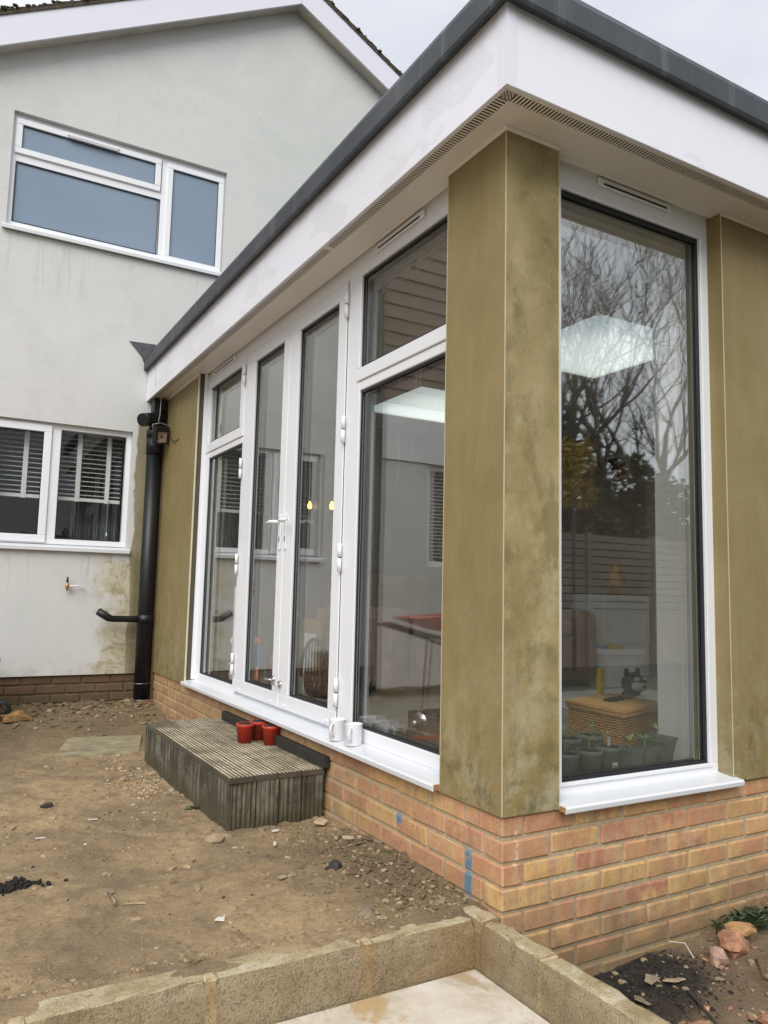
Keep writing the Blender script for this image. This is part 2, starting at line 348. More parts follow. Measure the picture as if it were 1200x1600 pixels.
# roof trim (grp)
n = N('grey_grp_trim'); a = n.noise(2.5, 6, .7, vec=n.scale(1, 1, .5)); s_ = n.noise(1, 4, .6, vec=n.scale(14, 14, 1.2))
c = n.ramp(a, [(.3, (.030, .034, .042, 1)), (.55, (.048, .054, .063, 1)), (.8, (.085, .092, .098, 1))])
c = n.mix(n.rng(s_, .54, .72, 0, .5), c, (.13, .145, .145, 1))
n.col(c).rough(.55); n.bump(a, .15, .01); M['trim'] = n.m
n = N('roof_tile'); c = n.ramp(n.noise(14, 5, .7), [(.3, (.030, .025, .016, 1)), (.55, (.075, .062, .045, 1)), (.75, (.15, .13, .09, 1))])
c = n.mix(n.rng(n.noise(9, 4), .5, .65, 0, .7), c, (.055, .060, .018, 1)); n.col(c).rough(.95); n.bump(n.noise(40, 4), .8, .01); M['tile'] = n.m
M['moss'] = plain('roof_moss', (.060, .055, .025, 1), .95, var=.5, nscale=20, bump=.8)
M['barge'] = pvc('bargeboard_pvc', (.74, .74, .82, 1), .1)
M['barge_under'] = plain('bargeboard_soffit', (.52, .50, .44, 1), .7)
M['lead'] = plain('lead_flashing', (.085, .09, .10, 1), .5, metal=.3, var=.3, nscale=20)
M['pipe'] = plain('black_plastic_pipe', (.005, .006, .009, 1), .45, var=.3, nscale=14)
M['black'] = plain('black_plastic', (.014, .014, .015, 1), .4)
M['wire_white'] = plain('white_cable', (.55, .54, .52, 1), .6)
M['wire_black'] = plain('black_cable', (.02, .02, .022, 1), .5)
M['steel'] = plain('brushed_steel', (.62, .60, .57, 1), .22, metal=1, var=.05)
M['grey_metal'] = plain('galvanised_metal', (.30, .32, .33, 1), .4, metal=.8, var=.2, nscale=12)
M['brass'] = plain('worn_brass', (.45, .24, .09, 1), .4, metal=.7, var=.3)
n = N('red_plastic_pot'); f = n.noise(28, 5, .7)
c = n.mix(n.rng(f, .50, .66, 0, .7), (.42, .032, .014, 1), (.13, .055, .03, 1)); n.col(c).rough(n.rng(f, .4, .6, .35, .7)); M['red_pot'] = n.m
M['pot'] = plain('green_black_plastic', (.19, .20, .165, 1), .5, var=.15, nscale=10)
M['terr_pot'] = plain('brown_plastic', (.075, .055, .045, 1), .5)
M['ceramic'] = plain('white_ceramic', (.76, .76, .79, 1), .15, var=.03)
M['leaf'] = plain('seedling_leaf', (.34, .50, .14, 1), .5, var=.25, nscale=40)
M['weed'] = plain('weed_leaf', (.055, .10, .022, 1), .6, var=.4, nscale=40)
M['weed_dark'] = plain('dark_weed_leaf', (.045, .075, .030, 1), .6, var=.4, nscale=40)
M['wicker'] = plain('wicker', (.62, .32, .11, 1), .6, var=.3, nscale=60)
M['wicker_lid'] = plain('pale_wicker', (.74, .44, .18, 1), .6, var=.25, nscale=60)
M['ink'] = plain('black_ink', (.03, .022, .018, 1), .7)
M['label'] = plain('white_label', (.72, .72, .70, 1), .5, var=.05)
M['int_wall'] = plain('interior_white_paint', (.86, .86, .82, 1), .8, var=.03, nscale=2)
M['int_dark'] = plain('interior_taupe_paint', (.36, .30, .25, 1), .8, var=.08, nscale=2)
M['ceiling'] = plain('ceiling_paint', (.62, .60, .56, 1), .85, var=.04, nscale=2)
M['floor'] = plain('grey_floor_tile', (.42, .40, .36, 1), .4, var=.15, nscale=4)
M['sofa'] = plain('brown_sofa_cloth', (.24, .165, .12, 1), .9, var=.2, nscale=6, bump=.3)
M['sofa_pale'] = plain('taupe_cushion', (.34, .25, .20, 1), .9, var=.15, nscale=6)
M['tub'] = plain('white_tub_plastic', (.80, .81, .82, 1), .4, var=.05)
M['fur_grey'] = plain('grey_plush', (.10, .10, .11, 1), .95, var=.4, nscale=60, bump=.8)
M['fur_white'] = plain('white_plush', (.60, .58, .56, 1), .95, var=.1, nscale=60, bump=.8)
M['yellow'] = plain('yellow_plastic', (.62, .40, .02, 1), .5)
M['blue'] = plain('blue_plastic', (.05, .22, .45, 1), .5)
M['orange'] = plain('orange_plastic', (.62, .20, .03, 1), .5)
M['pink'] = plain('pink_plastic', (.55, .16, .24, 1), .5)
M['green'] = plain('green_plastic', (.13, .36, .08, 1), .5)
M['red'] = plain('red_paint', (.42, .03, .02, 1), .4, var=.2)
M['wood'] = plain('pale_beech', (.50, .31, .17, 1), .6, var=.12, nscale=8)
M['wood_dark'] = plain('dark_rattan', (.12, .06, .03, 1), .6, var=.3, nscale=30)
M['blind'] = plain('white_blind_slat', (.60, .61, .60, 1), .5, var=.05)
M['curtain'] = plain('grey_curtain', (.10, .11, .12, 1), .9, var=.4, nscale=10)
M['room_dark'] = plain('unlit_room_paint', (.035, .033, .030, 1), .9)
M['bark'] = plain('grey_bark', (.075, .066, .058, 1), .95, var=.35, nscale=8, bump=.6)
M['evergreen'] = plain('conifer_needles', (.045, .055, .022, 1), .85, var=.5, nscale=5)
M['shrub_yellow'] = plain('yellow_leaves', (.36, .25, .035, 1), .7, var=.35, nscale=8)
M['hedge'] = plain('winter_hedge_leaf', (.15, .115, .050, 1), .85, var=.5, nscale=5)
M['grass'] = plain('winter_lawn', (.030, .034, .014, 1), .95, var=.4, nscale=3, bump=.5, bscale=60)
M['fence'] = plain('pale_fence_timber', (.30, .25, .19, 1), .8, var=.2, nscale=6)
n = N('brown_shiplap'); c = n.ramp(n.noise(2, 5, .6, vec=n.scale(1, 1, 5)), [(.3, (.105, .068, .045, 1)), (.7, (.17, .115, .080, 1))]); n.col(c).rough(.6); M['shiplap'] = n.m
n = N('frosted_glass'); n.col(n.ramp(n.noise(1.2, 3), [(.3, (.185, .250, .335, 1)), (.7, (.225, .29, .375, 1))])).rough(.42); M['frosted'] = n.m  # bluish sky reflection is put into the glass colour
# rooflight: white opal sheet lit by the sky above
n = N('opal_rooflight'); n.t.nodes.remove(n.b)
tr = n.t.nodes.new('ShaderNodeBsdfTranslucent'); tr.inputs[0].default_value = (.92, .96, .93, 1)
tp = n.t.nodes.new('ShaderNodeBsdfTransparent'); tp.inputs[0].default_value = (.92, .97, .94, 1)
ms = n.t.nodes.new('ShaderNodeMixShader'); ms.inputs[0].default_value = .72
n.lk(tr.outputs[0], ms.inputs[2]); n.lk(tp.outputs[0], ms.inputs[1])
ms.inputs[0].default_value = .42; n.lk(ms.outputs[0], n.out.inputs[0]); M['opal'] = n.m
# lamp filament glass
n = N('warm_bulb'); n.b.inputs['Emission Color'].default_value = (1, .62, .10, 1); n.b.inputs['Emission Strength'].default_value = 3.0
n.col((.8, .6, .2, 1)); M['bulb'] = n.m

def glass(name, k, wav, dirt, add=.04, speck=.30):
    """clear pane: every face reflects by its angle, the rest passes straight through"""
    n = N(name); n.t.nodes.remove(n.b)
    dp = n.t.nodes.new('ShaderNodeVectorMath'); dp.operation = 'DOT_PRODUCT'
    n.lk(n.geo.outputs['Incoming'], dp.inputs[0]); n.lk(n.geo.outputs['Normal'], dp.inputs[1])
    cs = n.math('ABSOLUTE', dp.outputs['Value'])
    f = n.math('ADD', .04, n.math('MULTIPLY', .96, n.math('POWER', n.math('SUBTRACT', 1, cs, clamp=True), 5)))
    t = n.math('POWER', n.math('SUBTRACT', 1, f), k)
    fac = n.math('ADD', n.math('SUBTRACT', 1, t), add, clamp=True)
    gl = n.t.nodes.new('ShaderNodeBsdfGlossy'); gl.inputs['Roughness'].default_value = 0.0
    gl.inputs['Color'].default_value = (.95, .97, .96, 1)
    bp = n.t.nodes.new('ShaderNodeBump'); bp.inputs['Strength'].default_value = wav; bp.inputs['Distance'].default_value = .02
    n.lk(n.noise(4.0, 3, .5), bp.inputs['Height']); n.lk(bp.outputs[0], gl.inputs['Normal'])
    tp = n.t.nodes.new('ShaderNodeBsdfTransparent'); tp.inputs[0].default_value = (.975, .985, .98, 1)
    m1 = n.t.nodes.new('ShaderNodeMixShader'); n.lk(fac, m1.inputs[0]); n.lk(tp.outputs[0], m1.inputs[1]); n.lk(gl.outputs[0], m1.inputs[2])
    df = n.t.nodes.new('ShaderNodeBsdfDiffuse'); df.inputs[0].default_value = (.62, .60, .55, 1)
    x, y, z = n.xyz()
    # dried rain runs and specks, thicker low on the pane
    runs = n.rng(n.noise(1, 4, .7, vec=n.scale(60, 60, 1.6)), .56, .75)
    sp = n.math('LESS_THAN', n.voro(95).outputs['Distance'], .2)
    film = n.math('MULTIPLY', n.rng(n.noise(2.5, 4), .4, .7), .010)
    dm = n.math('ADD', film, n.math('ADD', n.math('MULTIPLY', runs, n.math('MULTIPLY', n.rng(n.noise(2.2, 4), .42, .62), dirt)), n.math('MULTIPLY', n.math('MULTIPLY', sp, n.rng(z, .9, .1)), n.math('MULTIPLY', n.rng(n.noise(4, 3), .48, .6), speck))))
    m2 = n.t.nodes.new('ShaderNodeMixShader'); n.lk(dm, m2.inputs[0]); n.lk(m1.outputs[0], m2.inputs[1]); n.lk(df.outputs[0], m2.inputs[2])
    n.lk(m2.outputs[0], n.out.inputs[0]); return n.m
M['glass'] = glass('double_glazing', 1.8, .008, .22, .03)
M['glass_b'] = glass('double_glazing_end_wall', 1.7, .007, .04, .185, .10)
M['glass_house'] = glass('house_glazing', .8, .01, .02, -.01)

# ================================================================ geometry helpers
WLOC = {}
def bm_box(bm, x0, x1, y0, y1, z0, z1, mi=0):
    v = [bm.verts.new(p) for p in ((x0, y0, z0), (x1, y0, z0), (x1, y1, z0), (x0, y1, z0), (x0, y0, z1), (x1, y0, z1), (x1, y1, z1), (x0, y1, z1))]
    fs = []
    for f in ((0, 3, 2, 1), (4, 5, 6, 7), (0, 1, 5, 4), (1, 2, 6, 5), (2, 3, 7, 6), (3, 0, 4, 7)):
        q = bm.faces.new([v[i] for i in f]); q.material_index = mi; fs.append(q)
    return v, fs
def box(*a, bev=0, seg=1):
    bm = bmesh.new(); bm_box(bm, *a)
    if bev: bmesh.ops.bevel(bm, geom=bm.edges[:], offset=bev, segments=seg, profile=.5, affect='EDGES')
    return bm
def boxes(lst, bev=0):
    bm = bmesh.new()
    for a in lst: bm_box(bm, *a)
    if bev: bmesh.ops.bevel(bm, geom=bm.edges[:], offset=bev, segments=1, profile=.5, affect='EDGES')
    return bm
def tube(bm, pts, rad, seg=10, caps=True, mi=0):
    pts = [Vector(p) for p in pts]
    if not hasattr(rad, '__len__'): rad = [rad] * len(pts)
    rings = []; up = None
    for i, p in enumerate(pts):
        d = (pts[min(i + 1, len(pts) - 1)] - pts[max(i - 1, 0)]).normalized()
        if up is None: up = Vector((0, 0, 1)) if abs(d.z) < .9 else Vector((1, 0, 0))
        a = d.cross(up).normalized(); b = d.cross(a).normalized(); up = b.cross(d) if False else up
        if abs(d.dot(up)) > .97: up = Vector((1, 0, 0)) if abs(d.x) < .8 else Vector((0, 1, 0)); a = d.cross(up).normalized(); b = d.cross(a).normalized()
        rings.append([bm.verts.new(p + rad[i] * (math.cos(t) * a + math.sin(t) * b)) for t in [2 * math.pi * k / seg for k in range(seg)]])
    for r, s in zip(rings, rings[1:]):
        for k in range(seg):
            f = bm.faces.new((r[k], r[(k + 1) % seg], s[(k + 1) % seg], s[k])); f.smooth = True; f.material_index = mi
    if caps and seg > 2:
        for r, rev in ((rings[0], 0), (rings[-1], 1)):
            f = bm.faces.new(r[::-1] if rev else r); f.material_index = mi
    return bm
def lathe(bm, prof, c=(0, 0, 0), seg=24, axis='z', mi=0):
    rings = []
    for r, h in prof:
        ring = []
        for k in range(seg):
            t = 2 * math.pi * k / seg; u, v = r * math.cos(t), r * math.sin(t)
            p = (u, v, h) if axis == 'z' else ((h, u, v) if axis == 'x' else (u, h, v))
            ring.append(bm.verts.new(Vector(c) + Vector(p)))
        rings.append(ring)
    for a, b in zip(rings, rings[1:]):
        for k in range(seg):
            f = bm.faces.new((a[k], a[(k + 1) % seg], b[(k + 1) % seg], b[k])); f.smooth = True; f.material_index = mi
    return bm
def prism(bm, poly, axis, a, b, mi=0):
    """extrude polygon (list of 2d points) along axis from a to b. axis x: pts are (y,z); y: (x,z); z: (x,y)"""
    def P(p, t):
        return {'x': (t, p[0], p[1]), 'y': (p[0], t, p[1]), 'z': (p[0], p[1], t)}[axis]
    A = [bm.verts.new(P(p, a)) for p in poly]; B = [bm.verts.new(P(p, b)) for p in poly]
    k = len(poly)
    fs = [bm.faces.new(A), bm.faces.new(B[::-1])]
    for i in range(k): fs.append(bm.faces.new((A[i], A[(i + 1) % k], B[(i + 1) % k], B[i])))
    for f in fs: f.material_index = mi
    return bm
def props(o, label=None, cat=None, group=None, kind=None):
    if label: o['label'] = label
    if cat: o['category'] = cat
    if group: o['group'] = group
    if kind: o['kind'] = kind
def mk(name, bm, mat, parent=None, label=None, cat=None, group=None, kind=None, origin=None):
    bmesh.ops.recalc_face_normals(bm, faces=bm.faces[:])
    if origin is None:
        xs = [v.co for v in bm.verts]
        lo = Vector([min(c[i] for c in xs) for i in range(3)]); hi = Vector([max(c[i] for c in xs) for i in range(3)])
        origin = Vector(((lo.x + hi.x) / 2, (lo.y + hi.y) / 2, lo.z))
    origin = Vector(origin)
    bmesh.ops.translate(bm, verts=bm.verts[:], vec=-origin)
    me = bpy.data.meshes.new(name); bm.to_mesh(me); bm.free()
    for m in (mat if isinstance(mat, (list, tuple)) else [mat]): me.materials.append(M[m])
    o = bpy.data.objects.new(name, me); COL.objects.link(o)
    WLOC[o] = origin
    if parent is not None: o.parent = parent; o.location = origin - WLOC[parent]
    else: o.location = origin
    props(o, label, cat, group, kind); return o
def thing(name, label, cat, loc, group=None, kind=None):
    o = bpy.data.objects.new(name, None); COL.objects.link(o); o.empty_display_size = .1
    o.location = loc; WLOC[o] = Vector(loc); props(o, label, cat, group, kind); return o
def inst(src, loc, parent=None, name=None):
    """copy that shares mesh data"""
    o = src.copy(); COL.objects.link(o); o.parent = parent
    WLOC[o] = Vector(loc); o.location = Vector(loc) - (WLOC[parent] if parent is not None else Vector((0, 0, 0)))
    return o
def dup(root, loc, rz, label=None):
    r = root.copy(); COL.objects.link(r); r.location = loc; r.rotation_euler = (0, 0, rz); WLOC[r] = Vector(loc)
    if label: r['label'] = label
    for ch in list(root.children):
        c = ch.copy(); COL.objects.link(c); c.parent = r
        for g in list(ch.children):
            d = g.copy(); COL.objects.link(d); d.parent = c
    return r
def rock(rx, ry, rz, seed, sub=2):
    bm = bmesh.new(); bmesh.ops.create_icosphere(bm, subdivisions=sub, radius=1)
    for v in bm.verts:
        k = 1 + .55 * mn.noise(v.co * 1.4 + Vector((seed, 0, 0))) + .32 * mn.noise(v.co * 3.2 + Vector((0, seed, 0)))
        v.co = Vector((v.co.x * rx, v.co.y * ry, v.co.z * rz)) * k
    return bm

# ================================================================ ground
def soil_h(x, y):
    h = -.335 + .012 * mn.noise((x * 1.3, y * 1.3, 0)) + .010 * mn.noise((x * 4, y * 4, 3)) + .0055 * mn.noise((x * 14, y * 14, 7)) + .0040 * mn.noise((x * 38, y * 38, 9)) - .007 * max(0, mn.noise((x * 9, y * 17, 4)) - .25)
    # bank of lumps along the brick base and the retaining wall corner
    t = max(0, 1 - max(0, (.012 - x)) / .42); s = max(0, min(1, (1.3 - y) / .5)) * max(0, min(1, (y - .12) / .15))
    h += t * s * (.016 + .034 * abs(mn.noise((x * 11, y * 11, 1))) + .034 * abs(mn.noise((x * 24, y * 24, 5))) + .014 * mn.noise((x * 55, y * 55, 5)))
    # slope up to the house wall
    u = max(0, min(1, (y - 3.95) / .75)); u = u * u * (3 - 2 * u)
    h += u * (.075 + .030 * abs(mn.noise((x * 7, y * 7, 2))) + .034 * abs(mn.noise((x * 19, y * 19, 4))))
    h += .010 * abs(mn.noise((x * 5 + y * 2, y * 7, 21))) + .006 * abs(mn.noise((x * 18, y * 12, 25)))
    # scraped hollow in front of the step
    h -= .010 * math.exp(-((x + .72) ** 2 / .05 + (y - 1.6) ** 2 / .12))
    if y < .26: h = h + (-.304 + .007 * mn.noise((x * 9, y * 14, 3)) + .003 * mn.noise((x * 35, y * 35, 3)) - h) * max(0, min(1, (.26 - y) / .1))
    if y < .085: h -= (.085 - y) * .5
    return h
def grid(name, xs, ys, hf, mat, **k):
    bm = bmesh.new(); V = [[bm.verts.new((x, y, hf(x, y))) for x in xs] for y in ys]
    for j in range(len(ys) - 1):
        for i in range(len(xs) - 1):
            f = bm.faces.new((V[j][i], V[j][i + 1], V[j + 1][i + 1], V[j + 1][i])); f.smooth = True
    return mk(name, bm, mat, **k)
def fr(a, b, st):
    n = max(1, round((b - a) / st)); return [a + (b - a) * i / n for i in range(n + 1)]
grid('ground', [-300, -60, -12, 12, 60, 300], [-300, -60, -14, 6, 60, 300], lambda x, y: -.62, 'grass', kind='structure', label='winter lawn and garden ground all round the house')
grid('soil_yard', fr(-7, -2.0, .12) + fr(-2.0, .03, .0125)[1:], fr(.060, 3.2, .0125) + fr(3.2, 4.80, .02)[1:], soil_h, 'soil', kind='structure',
     label='bare sandy clay yard between the step and the house wall')
def low_h(x, y):
    b = -.575 + .10 * max(0, min(1, (x - .35) / 1.1)) ** 1.3
    b += .035 * math.exp(-((x - .55) ** 2 / .03 + (y + .17) ** 2 / .02))
    b -= .09 * max(0, min(1, (-.72 - y) / .25))
    b += .018 * mn.noise((x * 4, y * 4, 11)) + .008 * mn.noise((x * 13, y * 13, 3)) + .005 * mn.noise((x * 40, y * 40, 3))
    return b
grid('soil_bed', fr(.008, 2.2, .0125) + fr(2.2, 4.4, .1)[1:], fr(-.98, .05, .0125), low_h, 'soil_low', kind='structure',
     label='lower clay bed at the foot of the end brick wall')
# patio of sandstone slabs
pat = mk('patio', box(-4.0, -.067, -4.2, .041, -.60, -.462), 'mortar', label='mortar bed of the patio', kind='structure')
slabs = []
src = None
ys_, y = [], .036
while y > -4: ys_.append((y - .60, y)); y -= .606
for j, (y0, y1) in enumerate(ys_):
    x = -.072 if j % 2 == 0 else -.072
    wd = .90 if j % 2 == 0 else .60
    while x > -3.9:
        key = round(wd, 2)
        o = mk('slab', box(x - wd, x, y0, y1, -.462, -.448 + random.uniform(-.001, .001), bev=.004), 'paving', pat)
        x -= wd + .006; wd = random.choice((.6, .9, .9))

# ================================================================ retaining wall of concrete blocks
rw = thing('retaining_wall', 'low rough concrete block wall, L-shaped, holding back the bare soil beside the patio', 'wall', (-.03, .09, -.62))
def rough_block(x0, x1, y0, y1, z0, z1, seed, amp=.0016):
    bm = bmesh.new(); bm_box(bm, x0, x1, y0, y1, z0, z1)
    L_ = max(x1 - x0, y1 - y0)
    for _ in range(3):
        bmesh.ops.subdivide_edges(bm, edges=[e for e in bm.edges if e.calc_length() > .022], cuts=1, use_grid_fill=True)
    c = Vector(((x0 + x1) / 2, (y0 + y1) / 2, (z0 + z1) / 2))
    for v in bm.verts:
        p = v.co.copy(); q = Vector((p.x * 30, p.y * 30, p.z * 30 + seed))
        edge = sum((abs(p.x - x0) < .004 or abs(p.x - x1) < .004, abs(p.y - y0) < .004 or abs(p.y - y1) < .004, abs(p.z - z1) < .004))
        v.co += Vector((mn.noise(q), mn.noise(q + Vector((9, 0, 0))), mn.noise(q + Vector((0, 9, 0))))) * amp
        if edge >= 2 and abs(p.z - z1) < .004:
            k = abs(mn.noise(q * .7)) * .016 + .002
            v.co.z -= k; v.co.x += (c.x - p.x) / max(.001, abs(c.x - p.x)) * k * (abs(p.x - x0) < .004 or abs(p.x - x1) < .004)
            v.co.y += (c.y - p.y) / max(.001, abs(c.y - p.y)) * k * (abs(p.y - y0) < .004 or abs(p.y - y1) < .004)
    for f in bm.faces: f.smooth = False
    return bm
ZT = -.303
x = -.072; sd_ = 1
first = True
while x > -3.4:
    wd = .36 if first else .43
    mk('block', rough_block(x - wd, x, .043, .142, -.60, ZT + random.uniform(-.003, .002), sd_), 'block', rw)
    bm = rough_block(x - wd - .040, x - wd + .008, .0435, .1415, -.60, ZT - .002, sd_ + .5, .0016)
    mk('mortar', bm, 'smear', rw); x -= wd + .032; sd_ += 1; first = False
mk('block', rough_block(-.070, .009, .016, .142, -.60, ZT, 31), 'block', rw)
y = .014
for i in range(5):
    wd = .26 if i == 0 else .43
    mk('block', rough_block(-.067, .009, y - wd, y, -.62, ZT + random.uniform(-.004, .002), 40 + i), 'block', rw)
    mk('mortar', rough_block(-.0665, .0085, y - wd - .020, y - wd + .006, -.62, ZT - .005, 60 + i, .0016), 'smear', rw)
    y -= wd + .014

# ================================================================ extension
BX1, HY = 4.2, 4.7525     # far end of the front wall, house wall plane
ext = thing('garden_extension', 'flat-roofed garden room with white frames, olive corner posts and a brick base', 'extension', (2.0, 2.0, -.6))
# brick base -------------------------------------------------
BP = .012
def brick_mesh(name, lx, ly, lz, seed):
    bm = bmesh.new(); bm_box(bm, -lx / 2, lx / 2, -ly / 2, ly / 2, 0, lz)
    for v in bm.verts: v.co += Vector((random.uniform(-1, 1), random.uniform(-1, 1), random.uniform(-1, 1))) * .0026
    bmesh.ops.bevel(bm, geom=bm.edges[:], offset=.0058, segments=1, profile=.5, affect='EDGES')
    return bm
BR = {}
def place_brick(key, lx, ly, loc, parent, mat='brick', lz=.065):
    k = (key, mat, random.randrange(4))
    if k not in BR:
        BR[k] = mk('brick', brick_mesh('brick', lx, ly, lz, 0), mat, parent, origin=(0, 0, 0))
        o = BR[k]; WLOC[o] = Vector(loc); o.location = Vector(loc) - WLOC[parent]
    else: o = inst(BR[k], loc, parent)
    o.rotation_euler = (0, 0, random.uniform(-.006, .006) if 'corner' not in key else 0)
    return o
for k in range(8):
    zt = -.076 * 0 - .075 * k - .003; z0 = zt - .065
    pr = random.uniform(-.002, .002)
    if k % 2 == 0: bx, ay = .103, .225
    else: bx, ay = .217, .1125
    # corner brick
    place_brick('corner%d' % (k % 2), bx - BP - .005, ay - BP - .005, ((BP + bx - .005) / 2, (BP + ay - .005) / 2, z0), ext)
    if k < 6:
        y = ay
        while y < HY - .01:
            l = min(.215, HY - y - .005)
            place_brick('a%.3f' % l, .10, l, (BP + .05 + random.uniform(0, .003), y + .005 + l / 2 - .0, z0), ext); y += .225
    x = bx
    while x < 2.6:
        place_brick('b', .215, .10, (x + .005 + .1075, BP + .05 + random.uniform(0, .003), z0), ext); x += .225
mk('mortar', boxes([(BP + .008, BP + .10, BP + .1, HY, -.62, -.004), (BP + .008, 2.6, BP + .008, BP + .1, -.70, -.004), (2.6, BX1, BP, BP + .1, -.7, -.004)]), 'mortar', ext)
# olive posts ------------------------------------------------
TOP = 2.326
def post(x0, x1, y0, y1, mat, z0=0.0, lab=None):
    o = mk('cladding_post', box(x0, x1, y0, y1, z0, TOP - .002, bev=.0015), mat, ext, label=lab); return o
p1 = post(0, .241, 0, .352, 'olive_worn', lab='weathered olive corner post with blotchy lime stains')
def bead(par, x, y, z0=0.004, z1=TOP - .004, r=.0016): mk('edge_bead', box(x - r, x + r, y - r, y + r, z0, z1), 'cream', par)
bead(p1, 0, 0); bead(p1, .0005, .352); bead(p1, .241, .0005)
p2 = post(1.142, 1.90, 0, .12, 'olive', lab='olive board panel right of the end window')
bead(p2, 1.142, 0)
p3 = post(0, .12, 3.678, HY, 'olive', lab='olive board panel between the glazing and the soil pipe')
mk('edge_bead', box(-.004, .006, 3.668, 3.679, .004, TOP - .004), 'cream_trim', p3)
post(4.00, BX1, 0, .12, 'olive')
# sills ------------------------------------------------------
def sill(axis, a, b, nose, back, zn0, zn1, zb):
    bm = bmesh.new()
    poly = [(back, zn0 - .004), (nose + .012, zn0 - .002), (nose + .004, zn0 - .010), (nose, zn0 - .006), (nose - .002, zn1 - .006), (nose + .006, zn1), (back, zb)]
    prism(bm, poly, axis, a, b); return bm
mk('window_sill', sill('y', .353, 3.668, -.032, .10, .014, .030, .046), 'sill', ext, label='long white sill under the doors')
mk('window_sill', sill('x', .242, 1.160, -.033, .10, .0, .014, .030), 'sill', ext, label='short white sill under the end window')
mk('sill_end', box(-.026, -.002, .350, .3528, .008, .028), 'stone_brown', ext)
mk('sill_end', box(.2385, .2418, -.03, -.004, -.004, .012), 'stone_brown', ext)
# frames -----------------------------------------------------
FX = .07
def A(*r): return r      # (x0,x1,y0,y1,z0,z1) on the side wall
def ring(x0, x1, y0, y1, z0, z1, wy0, wy1, wz0, wz1):
    """frame in the y-z plane with member widths"""
    return [(x0, x1, y0, y1, z0, z0 + wz0), (x0, x1, y0, y1, z1 - wz1, z1), (x0, x1, y0, y0 + wy0, z0 + wz0, z1 - wz1), (x0, x1, y1 - wy1, y1, z0 + wz0, z1 - wz1)]
def ringx(x0, x1, y0, y1, z0, z1, wx0, wx1, wz0, wz1):
    return [(x0, x1, y0, y1, z0, z0 + wz0), (x0, x1, y0, y1, z1 - wz1, z1), (x0, x0 + wx0, y0, y1, z0 + wz0, z1 - wz1), (x1 - wx1, x1, y0, y1, z0 + wz0, z1 - wz1)]
def glaze(par, y0, y1, z0, z1, x=FX, mat='glass'):
    """opening y0..y1, z0..z1: black gasket, grey spacer, pane. Side wall."""
    g = .009
    mk('gasket', boxes(ring(x + .010, x + .018, y0 - .002, y1 + .002, z0 - .002, z1 + .002, g, g, g, g)), 'gasket', par)
    mk('pane', box(x + .020, x + .046, y0 - .004, y1 + .004, z0 - .004, z1 + .004), mat, par)
    mk('spacer_bar', boxes(ring(x + .024, x + .042, y0 + .004, y1 - .004, z0 + .004, z1 - .004, .012, .012, .012, .012)), 'gasket', par)
    mk('inner_gasket', boxes(ring(x + .048, x + .060, y0 - .002, y1 + .002, z0 - .002, z1 + .002, .012, .012, .012, .012)), 'spacer', par)
FB = .085   # frame depth
ZH = 2.40
def vent_a(par, y0, y1, z=2.315):
    bm = box(FX - .014, FX - .001, y0, y1, z - .017, z + .017, bev=.006, seg=2); v = mk('trickle_vent', bm, 'pvc', par)
    mk('vent_slot', box(FX - .0155, FX - .013, y0 + .03, y1 - .03, z - .012, z - .004), 'stone_dark', par)
# near window (two lights)
w2 = mk('window', boxes([A(FX, FX + FB, .30, 1.31, .042, .10), A(FX, FX + FB, .30, 1.31, 2.222, ZH), A(FX, FX + FB, 1.182, 1.31, .10, 2.222), A(FX, FX + FB, .30, .40, .10, 2.222),
                         A(FX, FX + FB, .40, 1.182, 1.656, 1.70)], bev=.003), 'pvc', ext, label='tall two-light window beside the corner post')
glaze(w2, .40, 1.182, .102, 1.652)
s2 = mk('sash', boxes(ring(FX - .008, FX + .06, .37, 1.205, 1.702, 2.262, .055, .03, .062, .040), bev=.003), 'pvc', w2)
glaze(w2, .425, 1.175, 1.768, 2.218, x=FX - .006)
vent_a(w2, .62, 1.04, 2.300)
# far window
w1 = mk('window', boxes([A(FX, FX + FB, 2.80, 3.735, .042, .092), A(FX, FX + FB, 2.80, 3.735, 2.24, ZH), A(FX, FX + FB, 3.578, 3.735, .092, 2.24), A(FX, FX + FB, 2.80, 2.832, .092, 2.24),
                         A(FX, FX + FB, 2.832, 3.578, 1.668, 1.71)], bev=.003), 'pvc', ext, label='tall two-light window beside the soil pipe')
glaze(w1, 2.832, 3.578, .094, 1.664)
mk('sash', boxes(ring(FX - .008, FX + .06, 2.815, 3.64, 1.712, 2.255, .07, .05, .068, .055), bev=.003), 'pvc', w1)
glaze(w1, 2.888, 3.588, 1.784, 2.196, x=FX - .006)
vent_a(w1, 3.02, 3.50, 2.298)
# cheeks beside glazing
mk('frame_cheek', box(.012, .036, 3.656, 3.667, .045, TOP - .002), 'cheek_dark', ext)
mk('frame_packer', box(.037, FX - .001, 3.650, 3.667, .045, TOP - .002), 'pvc', ext)
